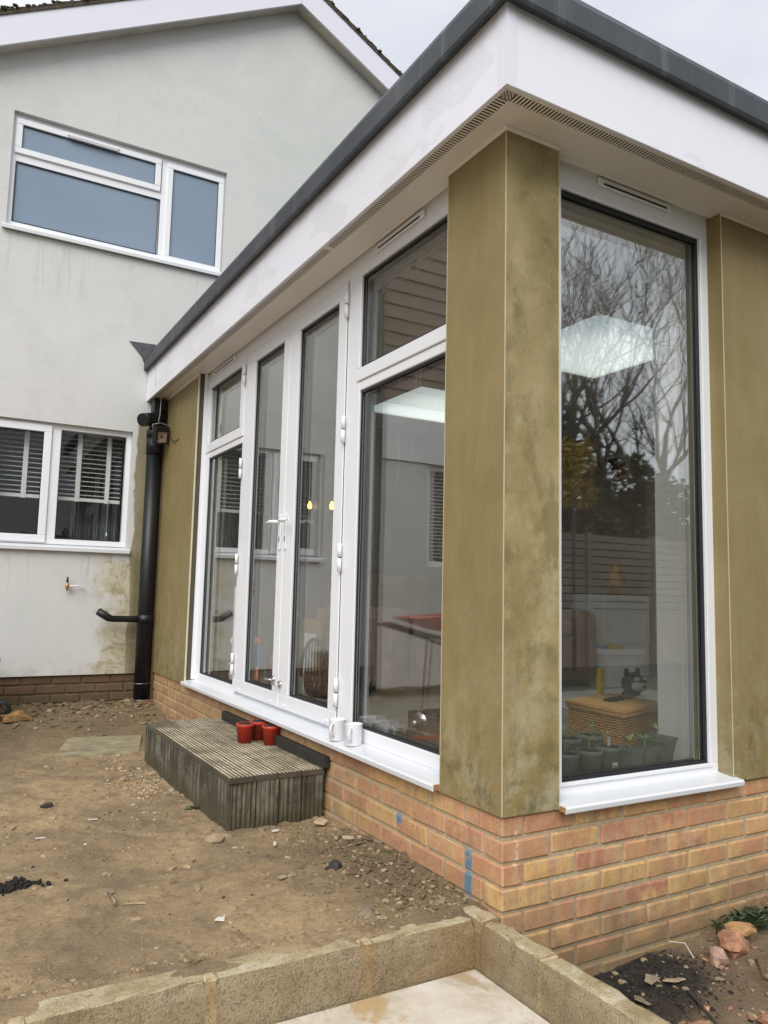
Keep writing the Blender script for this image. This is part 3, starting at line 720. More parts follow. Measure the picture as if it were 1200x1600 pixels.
# french doors
dfm = mk('door_frame', boxes([A(FX, FX + FB, 1.312, 2.798, 2.248, ZH), A(FX + .02, FX + FB, 1.312, 2.798, .040, .058), A(FX, FX + FB, 1.312, 1.322, .058, 2.248)], bev=.002), 'pvc', ext)
def door(y0, y1, gy0, gy1, hinge_y, lab):
    d = mk('glass_door', boxes([A(FX - .006, FX + .062, y0, y1, .062, .138), A(FX - .006, FX + .062, y0, y1, 2.166, 2.243), A(FX - .006, FX + .062, y0, gy0, .138, 2.166), A(FX - .006, FX + .062, gy1, y1, .138, 2.166)], bev=.003),
           'pvc', ext, label=lab)
    glaze(d, gy0, gy1, .140, 2.164, x=FX - .004)
    for z0 in (.165, .80, 1.425, 2.055):
        bm = bmesh.new()
        tube(bm, [(FX - .016, hinge_y, z0), (FX - .016, hinge_y, z0 + .062)], .0105, 10)
        tube(bm, [(FX - .016, hinge_y, z0 + .068), (FX - .016, hinge_y, z0 + .132)], .0105, 10)
        tube(bm, [(FX - .016, hinge_y, z0 + .058), (FX - .016, hinge_y, z0 + .072)], .006, 8, mi=1)
        mk('hinge', bm, ['pvc', 'gasket'], d)
    for yy in (y0 + .10, y1 - .10):
        mk('drain_cap', box(FX - .012, FX - .006, yy - .016, yy + .016, .078, .090, bev=.002), 'pvc', d)
    return d
d2 = door(1.326, 2.046, 1.418, 1.912, 1.313, 'near leaf of the french doors')
d1 = door(2.050, 2.790, 2.140, 2.615, 2.802, 'far leaf of the french doors')
def handle(par, yc, sgn, z, mat, s=1.0, plate=True):
    bm = bmesh.new()
    if plate:
        bm_box(bm, FX - .015, FX - .007, yc - .015, yc + .015, z - .16, z + .045)
        bmesh.ops.bevel(bm, geom=bm.edges[:], offset=.004, segments=2, profile=.5, affect='EDGES')
    else:
        lathe(bm, [(0.001, -.016), (.020, -.016), (.022, -.010), (.022, -.007), (.001, -.007)], (FX, yc, z), 16, 'x')
    x = FX - .012
    tube(bm, [(x, yc, z), (x - .030 * s, yc, z), (x - .042 * s, yc + sgn * .012, z), (x - .045 * s, yc + sgn * .05 * s, z + .001), (x - .040 * s, yc + sgn * .115 * s, z - .002)], [.0095 * s, .0095 * s, .010 * s, .0095 * s, .0075 * s], 10)
    mk('handle', bm, mat, par)
    if plate: mk('keyhole', box(FX - .0165, FX - .0145, yc - .005, yc + .005, z - .115, z - .085), 'gasket', par)
mk('gap_shade_strip', boxes([(FX - .001, FX + .05, 1.3215, 1.3265, .062, 2.246), (FX - .001, FX + .05, 2.7895, 2.7990, .062, 2.246), (FX - .0005, FX + .05, 2.0455, 2.0505, .062, 2.243)]), 'gasket', dfm)  # black strips added to draw the dark of the door gaps
handle(d2, 2.012, -1, 1.09, 'pvc'); handle(d1, 2.092, 1, 1.09, 'pvc')
handle(d2, 2.015, 1, .188, 'steel', .55, False); handle(d1, 2.112, 1, .205, 'steel', .55, False)
# corner window on the end wall
FY = .07
we = mk('window', boxes([(.20, 1.153, FY, FY + FB, .022, .062), (.20, 1.153, FY, FY + FB, 2.226, ZH), (.20, .300, FY, FY + FB, .062, 2.226), (1.090, 1.153, FY, FY + FB, .062, 2.226)], bev=.003), 'pvc', ext,
        label='tall single-pane window in the end wall')
mk('frame_bead', boxes(ringx(.296, 1.104, FY - .007, FY - .001, .050, 2.236, .016, .016, .014, .014), bev=.002), 'pvc', we)
g = .012
mk('gasket', boxes(ringx(.298, 1.092, FY + .008, FY + .018, .060, 2.228, g, .014, g, .022)), 'gasket', we)
mk('pane', box(.296, 1.094, FY + .020, FY + .046, .058, 2.230), 'glass_b', we)
mk('spacer_bar', boxes(ringx(.302, 1.088, FY + .024, FY + .042, .064, 2.222, .016, .018, .014, .020)), 'gasket', we)
mk('inner_gasket', boxes(ringx(.298, 1.092, FY + .048, FY + .060, .060, 2.228, .012, .012, .012, .012)), 'spacer', we)
mk('trickle_vent', box(.50, .905, FY - .014, FY - .001, 2.288, 2.322, bev=.006, seg=2), 'pvc', we)
mk('vent_slot', box(.525, .880, FY - .0155, FY - .013, 2.293, 2.301), 'stone_dark', we)
wf = mk('window', boxes(ringx(1.90, 4.00, FY, FY + FB, .022, ZH, .06, .06, .05, .16), bev=.003), 'pvc', ext)  # unseen window, added this wide to let daylight into the room
mk('pane', box(1.95, 3.95, FY + .02, FY + .046, .07, 2.25), 'glass_b', wf)
# soffit, vents, fascia, roof trim ---------------------------
def sof(name, mat, lst, kind=None): return mk(name, boxes(lst), mat, ext, kind=kind)
sof('soffit', 'soffit', [(-.134, -.125, -.140, HY, TOP, TOP + .009), (-.083, FX - .02, -.108, HY, TOP, TOP + .009),
                         (-.134, BX1, -.174, -.155, TOP, TOP + .009), (-.083, BX1, -.112, FX - .02, TOP + .0005, TOP + .0092)])
bars = []
y = -.150
while y < HY - .02:
    bars.append((-.1255, -.0825, y, y + .0078, TOP + .0006, TOP + .0014)); y += .0145
    if abs(y - 1.2) < .008: bars[-1] = (-.1255, -.0825, y - .0145, y + .016, TOP + .0006, TOP + .0014); y += .016
x = -.118
while x < BX1 - .02:
    bars.append((x, x + .0078, -.1555, -.1115, TOP + .0006, TOP + .0014)); x += .0145
sof('soffit_vent', 'soffit', bars, 'stuff')
sof('soffit_shade_sheet', 'shade_black', [(-.130, -.078, -.15, HY, TOP + .0095, TOP + .013), (-.11, BX1, -.16, -.105, TOP + .0100, TOP + .0135)])  # black sheets standing in for the shade behind the vent slots
bm = bmesh.new()
q = .030
for a0, a1 in ((.352, 3.66),):
    prism(bm, [(FX - .025, TOP + .002), (FX - .019, TOP - .004), (FX - .006, TOP + .02), (FX + .002, TOP + .055), (FX - .002, ZH), (FX - .03, ZH)], 'y', a0, a1)
mk('soffit_trim', bm, 'soffit', ext)
bm = bmesh.new()
prism(bm, [(FX - .025, TOP + .002), (FX - .019, TOP - .004), (FX - .006, TOP + .008), (FX + .002, TOP + .012), (FX - .002, ZH), (FX - .03, ZH)], 'x', .242, 1.142)
mk('soffit_trim', bm, 'soffit', ext)
for ax, a, b, c in (('y', -.011, .352, -.0005), ('x', -.0005, .242, -.0005), ('x', 1.142, 1.9, -.0005), ('y', 3.668, HY, -.0005)):
    bm = bmesh.new(); prism(bm, [(c, TOP - .001), (c - .011, TOP - .001), (c - .009, TOP - .008), (c - .003, TOP - .013), (c, TOP - .014)], ax, a, b)
    mk('soffit_bead', bm, 'soffit', ext)
ZF0, ZF1 = 2.313, 2.60
fa = mk('fascia_board', boxes([(-.1525, -.134, -.174, HY, ZF0, ZF1)], bev=.002), 'fascia', ext, label='long side fascia with peeling film')
fb = mk('fascia_board', boxes([(-.1525, BX1, -.192, -.1745, ZF0, ZF1)], bev=.002), 'fascia', ext, label='end fascia')
bm = bmesh.new(); prism(bm, [(-.1555, -.145), (-.1555, -.1952), (-.118, -.1952), (-.118, -.1922), (-.1527, -.1922), (-.1527, -.145)], 'z', ZF0 - .002, ZF1)
mk('fascia_corner', bm, 'barge', ext)
# roof trim: rounded kerb with a drip
def kerb(out):
    # (offset outward, z): profile points
    return [(out - .02, 2.6005), (out + .024, 2.585), (out + .034, 2.580), (out + .040, 2.592), (out + .036, 2.680), (out + .030, 2.702), (out + .012, 2.716), (out - .06, 2.718), (out - .06, 2.6005)]
bm = bmesh.new()
pr = kerb(.1525)
prA = [(-o, z) for o, z in pr]; 
pb = kerb(.192)
# mitred sweep: side wall run then end wall run
def kerbsec(i):
    o, z = pr[i]; o2, z2 = pb[i]
    return [Vector((-o, HY, z)), Vector((-o, -o2, z)), Vector((BX1 + .1, -o2, z2))]
prev = None; first_ = None
cols = [[bm.verts.new(p) for p in kerbsec(i)] for i in range(len(pr))]
sub = []
for i in range(len(pr)):
    a, b = cols[i], cols[(i + 1) % len(pr)]
    for k in range(2):
        f = bm.faces.new((a[k], a[k + 1], b[k + 1], b[k]))
        if 3 < i < 6: f.smooth = True
bm.faces.new([c[0] for c in cols]); bm.faces.new([c[2] for c in cols][::-1])
mk('roof_trim', bm, 'trim', ext)
RL = [(1.63, 2.59, 1.17, 2.17), (1.63, 2.59, 3.10, 4.10)]
def slab_holes(z0, z1, x0, x1, y0, y1):
    hx0, hx1 = RL[0][0], RL[0][1]
    return [(x0, hx0, y0, y1, z0, z1), (hx1, x1, y0, y1, z0, z1), (hx0, hx1, y0, RL[0][2], z0, z1), (hx0, hx1, RL[0][3], RL[1][2], z0, z1), (hx0, hx1, RL[1][3], y1, z0, z1)]
RLo = RL; RL = [(a - .021, b + .021, c - .021, d + .021) for a, b, c, d in RLo]
mk('flat_roof', boxes(slab_holes(2.56, 2.64, -.09, BX1, -.13, HY)), 'trim', ext)
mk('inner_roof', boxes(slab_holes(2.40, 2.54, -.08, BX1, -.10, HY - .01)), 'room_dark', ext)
RL = RLo
mk('ceiling', boxes(slab_holes(2.352, 2.38, .1, BX1, .1, HY)), 'ceiling', ext)
for i, (a, b, c, d) in enumerate(RL):
    g2 = .020
    bm = boxes([(a - g2, a, c - g2, d + g2, 2.381, 2.68), (b, b + g2, c - g2, d + g2, 2.381, 2.68), (a, b, c - g2, c, 2.381, 2.68), (a, b, d, d + g2, 2.381, 2.68)])
    r = mk('rooflight', bm, 'pvc', ext); mk('pane', box(a + .001, b - .001, c + .001, d - .001, 2.355, 2.367), 'opal', r)
# interior shell
IX1 = 4.1
mk('interior_floor', box(.156, BX1, .156, HY - .02, -.10, -.002), 'floor', ext)
mk('inner_wall', boxes([(1.120, 1.90, .158, .345, -.002, 2.352)]), 'int_wall', ext, label='white painted pier inside the end window')
mk('inner_wall', boxes([(.125, .16, 3.74, HY - .02, -.002, 2.352), (.243, .298, .16, .29, -.002, 2.352), (.157, .30, .157, .345, -.002, 2.352)]), 'int_wall', ext)
mk('inner_wall', boxes([(IX1, IX1 + .1, .2, HY - .02, -.002, 2.352)]), 'int_dark', ext)
mk('inner_wall', boxes([(.16, IX1, HY - .08, HY - .02, -.002, 2.352)]), 'int_dark', ext)

# ================================================================ house
hs = thing('house', 'two-storey house with pale rendered gable wall and white windows', 'house', (1.1, 6.5, -.6))
AP = (1.10, 6.58); SL, SR = .570, .535
XL, XR = -2.0, 4.25
ze = lambda x: AP[1] - (AP[0] - x) * SL if x < AP[0] else AP[1] - (x - AP[0]) * SR
UW = (-1.345, .470, 3.575, 4.602); LW = (-1.36, -.250, .985, 2.030)
def wall_holes(bm, y0, y1, x0, x1, z0, top, holes, mi=0):
    """wall in x-z with rectangular holes, top is a function of x"""
    xs = sorted({x0, x1, AP[0]} | {h[0] for h in holes} | {h[1] for h in holes}); xs = [x for x in xs if x0 <= x <= x1]
    for a, b in zip(xs, xs[1:]):
        hh = sorted([(h[2], h[3]) for h in holes if h[0] <= a and h[1] >= b])
        z = z0
        for lo, hi in hh:
            if lo > z: bm_box(bm, a, b, y0, y1, z, lo)
            z = hi
        prism(bm, [(a, z), (b, z), (b, top(b)), (a, top(a))], 'y', y0, y1)
    bmesh.ops.remove_doubles(bm, verts=bm.verts[:], dist=.0005)
    # drop doubled interior faces
    seen = {}
    for f in bm.faces:
        k = tuple(sorted(v.index for v in f.verts)); seen.setdefault(k, []).append(f)
    dead = [f for fs in seen.values() if len(fs) > 1 for f in fs]
    if dead: bmesh.ops.delete(bm, geom=dead, context='FACES')
bm = bmesh.new(); bm.verts.index_update()
def wall_poly(holes):
    bm = bmesh.new()
    xs = sorted({XL, XR, AP[0]} | {h[0] for h in holes} | {h[1] for h in holes})
    for i, (a, b) in enumerate(zip(xs, xs[1:])):
        hh = sorted([(h[2], h[3]) for h in holes if h[0] <= a + 1e-6 and h[1] >= b - 1e-6]); z = -.018
        for lo, hi in hh:
            bm_box(bm, a, b, HY, HY + .25, z, lo); z = hi
        prism(bm, [(a, z), (b, z), (b, ze(b)), (a, ze(a))], 'y', HY, HY + .25)
    # remove the internal side faces between neighbouring columns
    dead = []
    for f in bm.faces:
        c = f.calc_center_median()
        if abs(f.normal.x) > .9: 
            for s in (-1, 1):
                pass
    return bm
LW2 = (-4.05, -2.61, .985, 2.03)
mk('rendered_wall', wall_poly([UW, LW]), 'render', hs)
# brick plinth below the render
for k in range(5):
    zt = -.022 - .075 * k; x = XL + (0 if k % 2 else .1125)
    while x < -.02:
        l = .215
        place_brick('h', l, .10, (x + .1125, HY + .022 + .05, zt - .065), hs, 'brick_dark'); x += .225
mk('mortar', box(XL, BP, HY + .030, HY + .12, -.6, -.019), 'mortar_dark', hs)
mk('wall_core', box(BP, XR, HY + .001, HY + .24, -.6, -.02), 'mortar_dark', hs)
# windows of the house
def hwin(o, sashes, fixed, mull, sill_x, name_lab, gl):
    x0, x1, z0, z1 = o; Y = HY + .045; fz = z0 + .05
    bl = ringx(x0, x1, Y, Y + .06, fz, z1, .04, .04, .045, .045) + mull(Y)
    wn = mk('window', boxes(bl, bev=.003), 'pvc', hs, label=name_lab)
    for (a, b, c, d, w_) in sashes:
        mk('sash', boxes(ringx(a, b, Y - .018, Y + .04, c, d, w_, w_, w_, w_), bev=.004), 'pvc', wn)
        mk('gasket', boxes(ringx(a + w_ - .002, b - w_ + .002, Y - .006, Y, c + w_ - .002, d - w_ + .002, .006, .006, .006, .008)), 'gasket', wn)
        mk('pane', box(a + w_ - .003, b - w_ + .003, Y + .004, Y + .022, c + w_ - .003, d - w_ + .003), gl, wn)
    for (a, b, c, d) in fixed:
        mk('gasket', boxes(ringx(a - .002, b + .002, Y - .002, Y + .006, c - .002, d + .002, .006, .006, .006, .008)), 'gasket', wn)
        mk('pane', box(a - .003, b + .003, Y + .010, Y + .028, c - .003, d + .003), gl, wn)
    bm = bmesh.new(); prism(bm, [(Y + .02, z0 + .049), (HY - .038, z0 + .030), (HY - .042, z0 + .022), (HY - .040, z0 - .004), (HY - .030, z0 - .006), (HY - .028, z0 + .006), (Y + .02, z0 + .008)], 'x', sill_x[0], sill_x[1])
    mk('sill', bm, 'sill', wn)
    return wn
uw = hwin(UW, [(-1.322, -.128, 4.256, 4.562, .052), (-.070, .456, 3.628, 4.552, .050)], [(-1.300, -.135, 3.672, 4.188)],
     lambda Y: [(-.118, -.055, Y, Y + .06, 3.67, 4.557), (-1.305, -.118, Y, Y + .06, 4.190, 4.26)], (-1.375, .50), 'upstairs obscured-glass window with a top opener', 'frosted')
mk('trickle_vent', box(-.93, -.50, HY + .016, HY + .0262, 4.527, 4.552, bev=.004), 'pvc', uw)
mk('vent_slot', box(-.92, -.51, HY + .012, HY + .0262, 4.508, 4.526), 'steel', uw)
lw = hwin(LW, [(-1.340, -.885, 1.045, 2.010, .060), ], [(-.812, -.315, 1.085, 1.975)],
     lambda Y: [(-.885, -.812, Y, Y + .06, 1.08, 1.985)], (-1.40, -.228), 'ground-floor window with a half-lowered white blind', 'glass_house')
def room(x0, x1, z0, z1, par):
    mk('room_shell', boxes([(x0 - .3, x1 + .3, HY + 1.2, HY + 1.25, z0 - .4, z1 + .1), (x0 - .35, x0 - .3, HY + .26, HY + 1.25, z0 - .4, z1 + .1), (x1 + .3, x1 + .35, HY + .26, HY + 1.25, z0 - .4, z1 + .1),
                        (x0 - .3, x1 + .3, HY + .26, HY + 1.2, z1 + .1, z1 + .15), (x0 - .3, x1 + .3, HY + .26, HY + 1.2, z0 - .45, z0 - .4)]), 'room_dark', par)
room(LW[0], LW[1], LW[2], LW[3], hs)
def blinds(x0, x1, zb, zt, par, ladders):
    Y = HY + .20
    bl = mk('blind', boxes([(x0, x1, Y - .02, Y + .02, zb - .028, zb), (x0, x1, Y - .025, Y + .025, zt, zt + .04)]), 'blind', par)
    z = zb + .028; i = 0; s0 = None
    while z < zt - .005:
        if s0 is None:
            bm = bmesh.new(); prism(bm, [(Y - .024, -.006), (Y - .022, -.0075), (Y + .024, .006), (Y + .022, .0075)], 'x', x0, x1)
            s0 = mk('slat', bm, 'blind', bl, origin=((x0 + x1) / 2, Y, 0)); WLOC[s0] = Vector(((x0 + x1) / 2, Y, z)); s0.location = WLOC[s0] - WLOC[bl]
        else: inst(s0, ((x0 + x1) / 2, Y, z), bl)
        z += .0395
    for lx in ladders: mk('ladder_tape', box(lx - .019, lx + .019, Y - .0275, Y - .0255, zb - .034, zt), 'blind', bl)
    mk('pull_cord', tube(bmesh.new(), [(x1 - .10, Y - .03, zt), (x1 - .10, Y - .03, 1.15)], .0018, 6), 'wire_white', bl)
    mk('cord_knob', lathe(bmesh.new(), [(.002, .02), (.008, .0), (.009, -.015), (.001, -.022)], (x1 - .10, Y - .03, 1.15), 10), 'wire_white', bl)
blinds(-1.33, -.29, 1.445, 1.99, hs, (-1.06, -.645, -.405))
bm = bmesh.new()
for i in range(16):
    xx = -.64 + i * .024; yy = HY + .42 + .014 * math.sin(i * 1.9)
    tube(bm, [(xx, yy, .62), (xx, yy, 2.06)], .014, 8)
mk('curtain', bm, 'curtain', hs)
# bargeboards and tiled verge
YB = HY - .15
def barge(x0, x1, w0, w1, y0, y1, mat, name):
    bm = bmesh.new(); prism(bm, [(x0, ze(x0) + w0), (x1, ze(x1) + w0), (x1, ze(x1) + w1), (x0, ze(x0) + w1)], 'y', y0, y1); return mk(name, bm, mat, hs)
off = -.085
barge(-2.3, AP[0] - .002, off, off + .262, YB, YB + .022, 'barge', 'bargeboard')
barge(AP[0] + .002, 4.6, off, off + .262, YB, YB + .022, 'barge', 'bargeboard')
barge(-2.3, AP[0] - .002, off + .012, off + .024, YB + .023, HY, 'barge_under', 'verge_soffit')
barge(AP[0] + .002, 4.6, off + .012, off + .024, YB + .023, HY, 'barge_under', 'verge_soffit')
rf = mk('roof', boxes([]) if False else prism(prism(bmesh.new(), [(-2.4, ze(-2.4) + .175), (AP[0], AP[1] + .175), (AP[0], AP[1] + .20), (-2.4, ze(-2.4) + .20)], 'y', YB - .01, 9.5),
     [(AP[0], AP[1] + .175), (4.7, ze(4.7) + .175), (4.7, ze(4.7) + .20), (AP[0], AP[1] + .20)], 'y', YB - .01, 9.5), 'tile', hs)
tsrc = {}
for side, slope in (('l', math.atan(SL)), ('r', -math.atan(SR))):
    t = 0
    for r_ in range(24):
        xx = AP[0] + (-1 if side == 'l' else 1) * (.06 + .165 * r_)
        if not (-2.4 < xx < 4.7): break
        for c_ in range(5):
            key = (side, random.randrange(3))
            loc = (xx, YB + .07 + c_ * .17 + random.uniform(-.006, .004), ze(xx) + .212 + random.uniform(-.002, .006))
            if key not in tsrc:
                bm = box(-.14, .14, -.082, .082, -.008, .010, bev=.004)
                for v in bm.verts: v.co += Vector((random.uniform(-.006, .006), random.uniform(-.003, .003), random.uniform(-.003, .003)))
                o = mk('tile', bm, 'tile', rf, origin=(0, 0, 0)); tsrc[key] = o; WLOC[o] = Vector(loc); o.location = Vector(loc) - WLOC[rf]
            else: o = inst(tsrc[key], loc, rf)
            o.rotation_euler = (0, -slope + (.055 if side == 'l' else -.055), 0)
bm = bmesh.new()
for i in range(420):
    xx = random.uniform(-2.2, 4.4); r_ = random.uniform(.008, .026)
    b2 = bmesh.ops.create_icosphere(bm, subdivisions=1, radius=r_, matrix=Matrix.Translation((xx, YB + random.uniform(-.02, .10), ze(xx) + .215 + random.uniform(0, .028))) @ Matrix.Diagonal((1.3, 1, .7, 1)))
mk('verge_moss', bm, 'moss', rf, kind='stuff')
# lead flashing at the roof junction
bm = bmesh.new(); prism(bm, [(-.325, 2.822), (-.10, 2.83), (-.10, 2.62), (-.195, 2.655), (-.215, 2.70)], 'y', HY - .008, HY - .001)
mk('lead_flashing', bm, 'lead', hs)
# neighbouring wing further along (seen mirrored in the side glass)
nb = thing('neighbour_wing', 'lower rendered wing with brown shiplap boards above a pale band', 'building', (-4.2, 6, -.6))
bm = bmesh.new()
for bx_ in ((-6.5, -4.05, HY + .02, HY + .3, -.6, 2.07), (-4.05, -2.61, HY + .02, HY + .3, -.6, .985), (-2.61, XL - .001, HY + .02, HY + .3, -.6, 2.07)): bm_box(bm, *bx_)
mk('wall', bm, 'render', nb)
mk('pale_band', box(-6.5, XL - .001, HY - .0, HY + .3, 2.071, 2.66), 'pvc', nb)
s0 = None
for k in range(20):
    z = 2.665 + k * .15
    if s0 is None:
        bm = bmesh.new(); prism(bm, [(HY - .022, 0), (HY + .05, 0), (HY + .05, .148), (HY - .004, .148), (HY - .006, .125)], 'x', -6.5, XL - .001)
        s0 = mk('plank', bm, 'shiplap', nb, origin=(-4.2, HY, 0)); WLOC[s0] = Vector((-4.2, HY, z)); s0.location = WLOC[s0] - WLOC[nb]
    else: inst(s0, (-4.2, HY, z), nb)
mk('wall_core', box(-6.5, XL - .001, HY + .051, HY + .3, 2.661, 5.7), 'room_dark', nb)
nw = mk('window', boxes(ringx(-4.05, -2.61, HY + .06, HY + .12, .985, 2.07, .06, .06, .06, .06) + [(-3.3, -3.24, HY + .06, HY + .12, 1.045, 2.01)], bev=.003), 'pvc', nb)
mk('pane', box(-3.99, -2.67, HY + .08, HY + .10, 1.045, 2.01), 'glass_house', nw)
mk('room_shell', boxes([(-4.3, -2.4, HY + 1.2, HY + 1.25, .6, 2.1), (-4.3, -4.25, HY + .31, HY + 1.2, .6, 2.1), (-2.45, -2.4, HY + .31, HY + 1.2, .6, 2.1), (-4.25, -2.45, HY + .31, HY + 1.2, 2.1, 2.15)]), 'room_dark', nb)
s0 = None
for k in range(24):
    z = 1.10 + k * .0385
    if s0 is None: s0 = mk('slat', box(-4.0, -2.66, HY + .17, HY + .21, -.004, .004), 'blind', nw, origin=(-3.3, HY + .19, 0)); WLOC[s0] = Vector((-3.3, HY + .19, z)); s0.location = WLOC[s0] - WLOC[nw]
    else: inst(s0, (-3.3, HY + .19, z), nw)
dp = mk('downpipe', tube(bmesh.new(), [(-1.96, HY - .06, -.28), (-1.96, HY - .06, 4.6)], .036, 12), 'pipe', None, 'thin black downpipe where the house meets the boarded wing', 'pipe')

# ================================================================ pipework, lamp, tap
sp = thing('soil_pipe', 'thick black soil pipe in the corner with stub branches', 'pipe', (-.085, 4.655, -.30))
PX, PY = -.085, 4.66
mk('pipe_run', tube(bmesh.new(), [(PX, PY, -.30), (PX, PY, 1.86)], .060, 24), 'pipe', sp)
bm = bmesh.new(); tube(bm, [(PX, PY, 1.84), (PX, PY, 1.99)], .068, 24); tube(bm, [(PX, PY, 1.985), (PX, PY, 2.04)], .072, 24); tube(bm, [(PX, PY, 2.03), (PX + .02, PY - .01, 2.15), (PX + .05, PY - .02, 2.20)], .062, 20)
mk('collar', bm, 'pipe', sp)
bm = bmesh.new(); tube(bm, [(PX + .05, PY - .03, 2.18), (PX - .02, PY - .09, 2.14), (PX - .10, PY - .16, 2.10), (PX - .145, PY - .20, 2.085)], [.052, .052, .050, .050], 20); tube(bm, [(PX - .08, PY - .142, 2.110), (PX - .155, PY - .208, 2.082)], .055, 20)
mk('branch_arm', bm, 'pipe', sp)
mk('hopper', box(PX - .035, PX + .083, PY - .06, PY + .05, 2.10, 2.315, bev=.006), 'pipe', sp)
bm = bmesh.new(); tube(bm, [(PX, PY, .435), (PX - .14, PY - .02, .437), (PX - .27, PY - .03, .440), (PX - .30, PY - .035, .447), (PX - .385, PY - .05, .50)], [.026, .026, .027, .031, .031], 16); tube(bm, [(PX, PY, .40), (PX, PY, .475)], .066, 24)
mk('side_branch', bm, 'pipe', sp)
bm = bmesh.new()
for zz in (-.09, -.225): tube(bm, [(PX + .068 * math.cos(t), PY + .068 * math.sin(t), zz) for t in [k * math.pi / 12 for k in range(25)]], .003, 6)
mk('wire_tie', bm, 'grey_metal', sp)
mk('gully', lathe(bmesh.new(), [(.058, 0), (.064, -.05), (.055, -.09), (.045, -.12)], (PX + .01, PY - .01, -.22), 20), 'stone_brown', sp)
mk('brick_corner_strip', box(-.012, .0105, HY - .10, HY - .001, -.3, 2.31), 'brick_dark', ext)

fl = thing('floodlight', 'small black floodlight hanging askew under the roof corner', 'lamp', (-.085, 4.47, 1.975))
bm = bmesh.new(); bm_box(bm, -.068, .068, -.022, .022, -.075, .075); bmesh.ops.bevel(bm, geom=bm.edges[:], offset=.012, segments=2, profile=.5, affect='EDGES')
bd = mk('housing', bm, 'black', None, origin=(0, 0, 0))
bm = boxes([(-.066, .066, -.030, -.0225, -.073, -.058), (-.066, .066, -.030, -.0225, .030, .073), (-.066, -.046, -.030, -.0225, -.058, .030), (.046, .066, -.030, -.0225, -.058, .030)]); bz = mk('front_rim', bm, 'black', None, origin=(0, 0, 0))
bm = bmesh.new(); c0 = bm.verts.new((0, -.020, -.014)); cs_ = [bm.verts.new(p) for p in ((-.046, -.029, -.058), (.046, -.029, -.058), (.046, -.029, .030), (-.046, -.029, .030))]
for i in range(4): bm.faces.new((cs_[i], cs_[(i + 1) % 4], c0))
rfl = mk('reflector', bm, 'sofa_pale', None, origin=(0, 0, 0))
bm = bmesh.new(); tube(bm, [(-.07, 0, .03), (-.074, .01, .085), (0, .012, .100), (.074, .01, .085), (.07, 0, .03)], .006, 8); lathe(bm, [(.001, -.012), (.012, -.012), (.012, .012), (.001, .012)], (.072, 0, .03), 12, 'x', 0)
brk = mk('bracket', bm, 'grey_metal', None, origin=(0, 0, 0))
for o in (bd, bz, rfl, brk): o.parent = fl
fl.rotation_euler = (R(14), R(-9), R(24))
mk('cable', tube(bmesh.new(), [(-.10, 4.50, 2.075), (-.085, 4.52, 2.16), (-.09, 4.48, 2.32), (-.155, 4.42, 2.38), (-.158, 4.50, 2.60)], .0028, 6), 'wire_white', None, 'thin white cable hanging from the fascia to the floodlight', 'cable')
mk('cable', tube(bmesh.new(), [(-.03, 4.46, 2.01), (-.02, 4.38, 1.94), (-.012, 4.28, 1.895), (.001, 4.17, 1.905)], .003, 6), 'wire_black', None, 'short black cable looping from the floodlight into the olive panel', 'cable')
tp_ = thing('outside_tap', 'brass garden tap stub on the white wall below the window', 'tap', (-.70, HY - .05, .70))
bm = bmesh.new(); lathe(bm, [(.001, .058), (.008, .055), (.007, .02), (.014, .015), (.016, -.01), (.009, -.022), (.006, -.04), (.001, -.04)], (-.705, HY - .045, .70), 14); mk('tap_body', bm, ['brass'], tp_)
mk('tap_stem', lathe(bmesh.new(), [(.001, .075), (.007, .07), (.010, .03), (.006, .026)], (-.705, HY - .045, .70), 12), 'black', tp_)
bm = bmesh.new(); tube(bm, [(-.69, HY - .05, .70), (-.60, HY - .04, .702), (-.585, HY - .04, .695), (-.582, HY - .04, .67)], .0055, 8); tube(bm, [(-.70, HY - .045, .70), (-.70, HY, .70)], .008, 8); mk('lever', bm, 'label', tp_)

# ================================================================ deck step
st = thing('timber_step', 'mossy ribbed decking step below the french doors', 'step', (-.23, 2.04, -.36))
def ribbed_top(x0, x1, y0, y1, z1, th, ribs):
    bm = bmesh.new(); n_ = ribs; wd = (x1 - x0) / n_; poly = [(x0, z1 - th), (x1, z1 - th)]
    pts = []
    for i in range(n_):
        a = x0 + i * wd
        pts += [(a + wd * .10, z1 - .007), (a + wd * .26, z1 - .0008), (a + wd * .5, z1), (a + wd * .74, z1 - .0008), (a + wd * .90, z1 - .007)]
    poly += pts[::-1]
    prism(bm, poly, 'y', y0, y1); return bm
SX0, SX1, SY0, SY1, SZ = -.462, -.004, 1.285, 2.82, -.103
for i in range(4):
    w_ = (SX1 - SX0) / 4
    e0 = random.uniform(-.006, .004)
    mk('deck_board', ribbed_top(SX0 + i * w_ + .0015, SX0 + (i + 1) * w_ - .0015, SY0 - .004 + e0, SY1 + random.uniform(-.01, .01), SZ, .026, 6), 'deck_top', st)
def ribbed_side(axis, a0, a1, face, outw, z0, z1):
    """vertical board with ribs. axis 'x': board runs in x, faces -y at face; axis 'y': runs in y, faces -x"""
    bm = bmesh.new(); n_ = 5; wd = (a1 - a0) / n_; pts = [(a0, face + .022), (a1, face + .022)]
    p2 = []
    for i in range(n_):
        a = a0 + i * wd
        p2 += [(a + wd * .05, face + .007), (a + wd * .2, face + .001), (a + wd * .5, face), (a + wd * .8, face + .001), (a + wd * .95, face + .007)]
    poly = pts + p2[::-1]
    if axis == 'y': poly = [(q_, p_) for p_, q_ in poly]
    prism(bm, poly, 'z', z0, z1); return bm
x = SX0 + .024
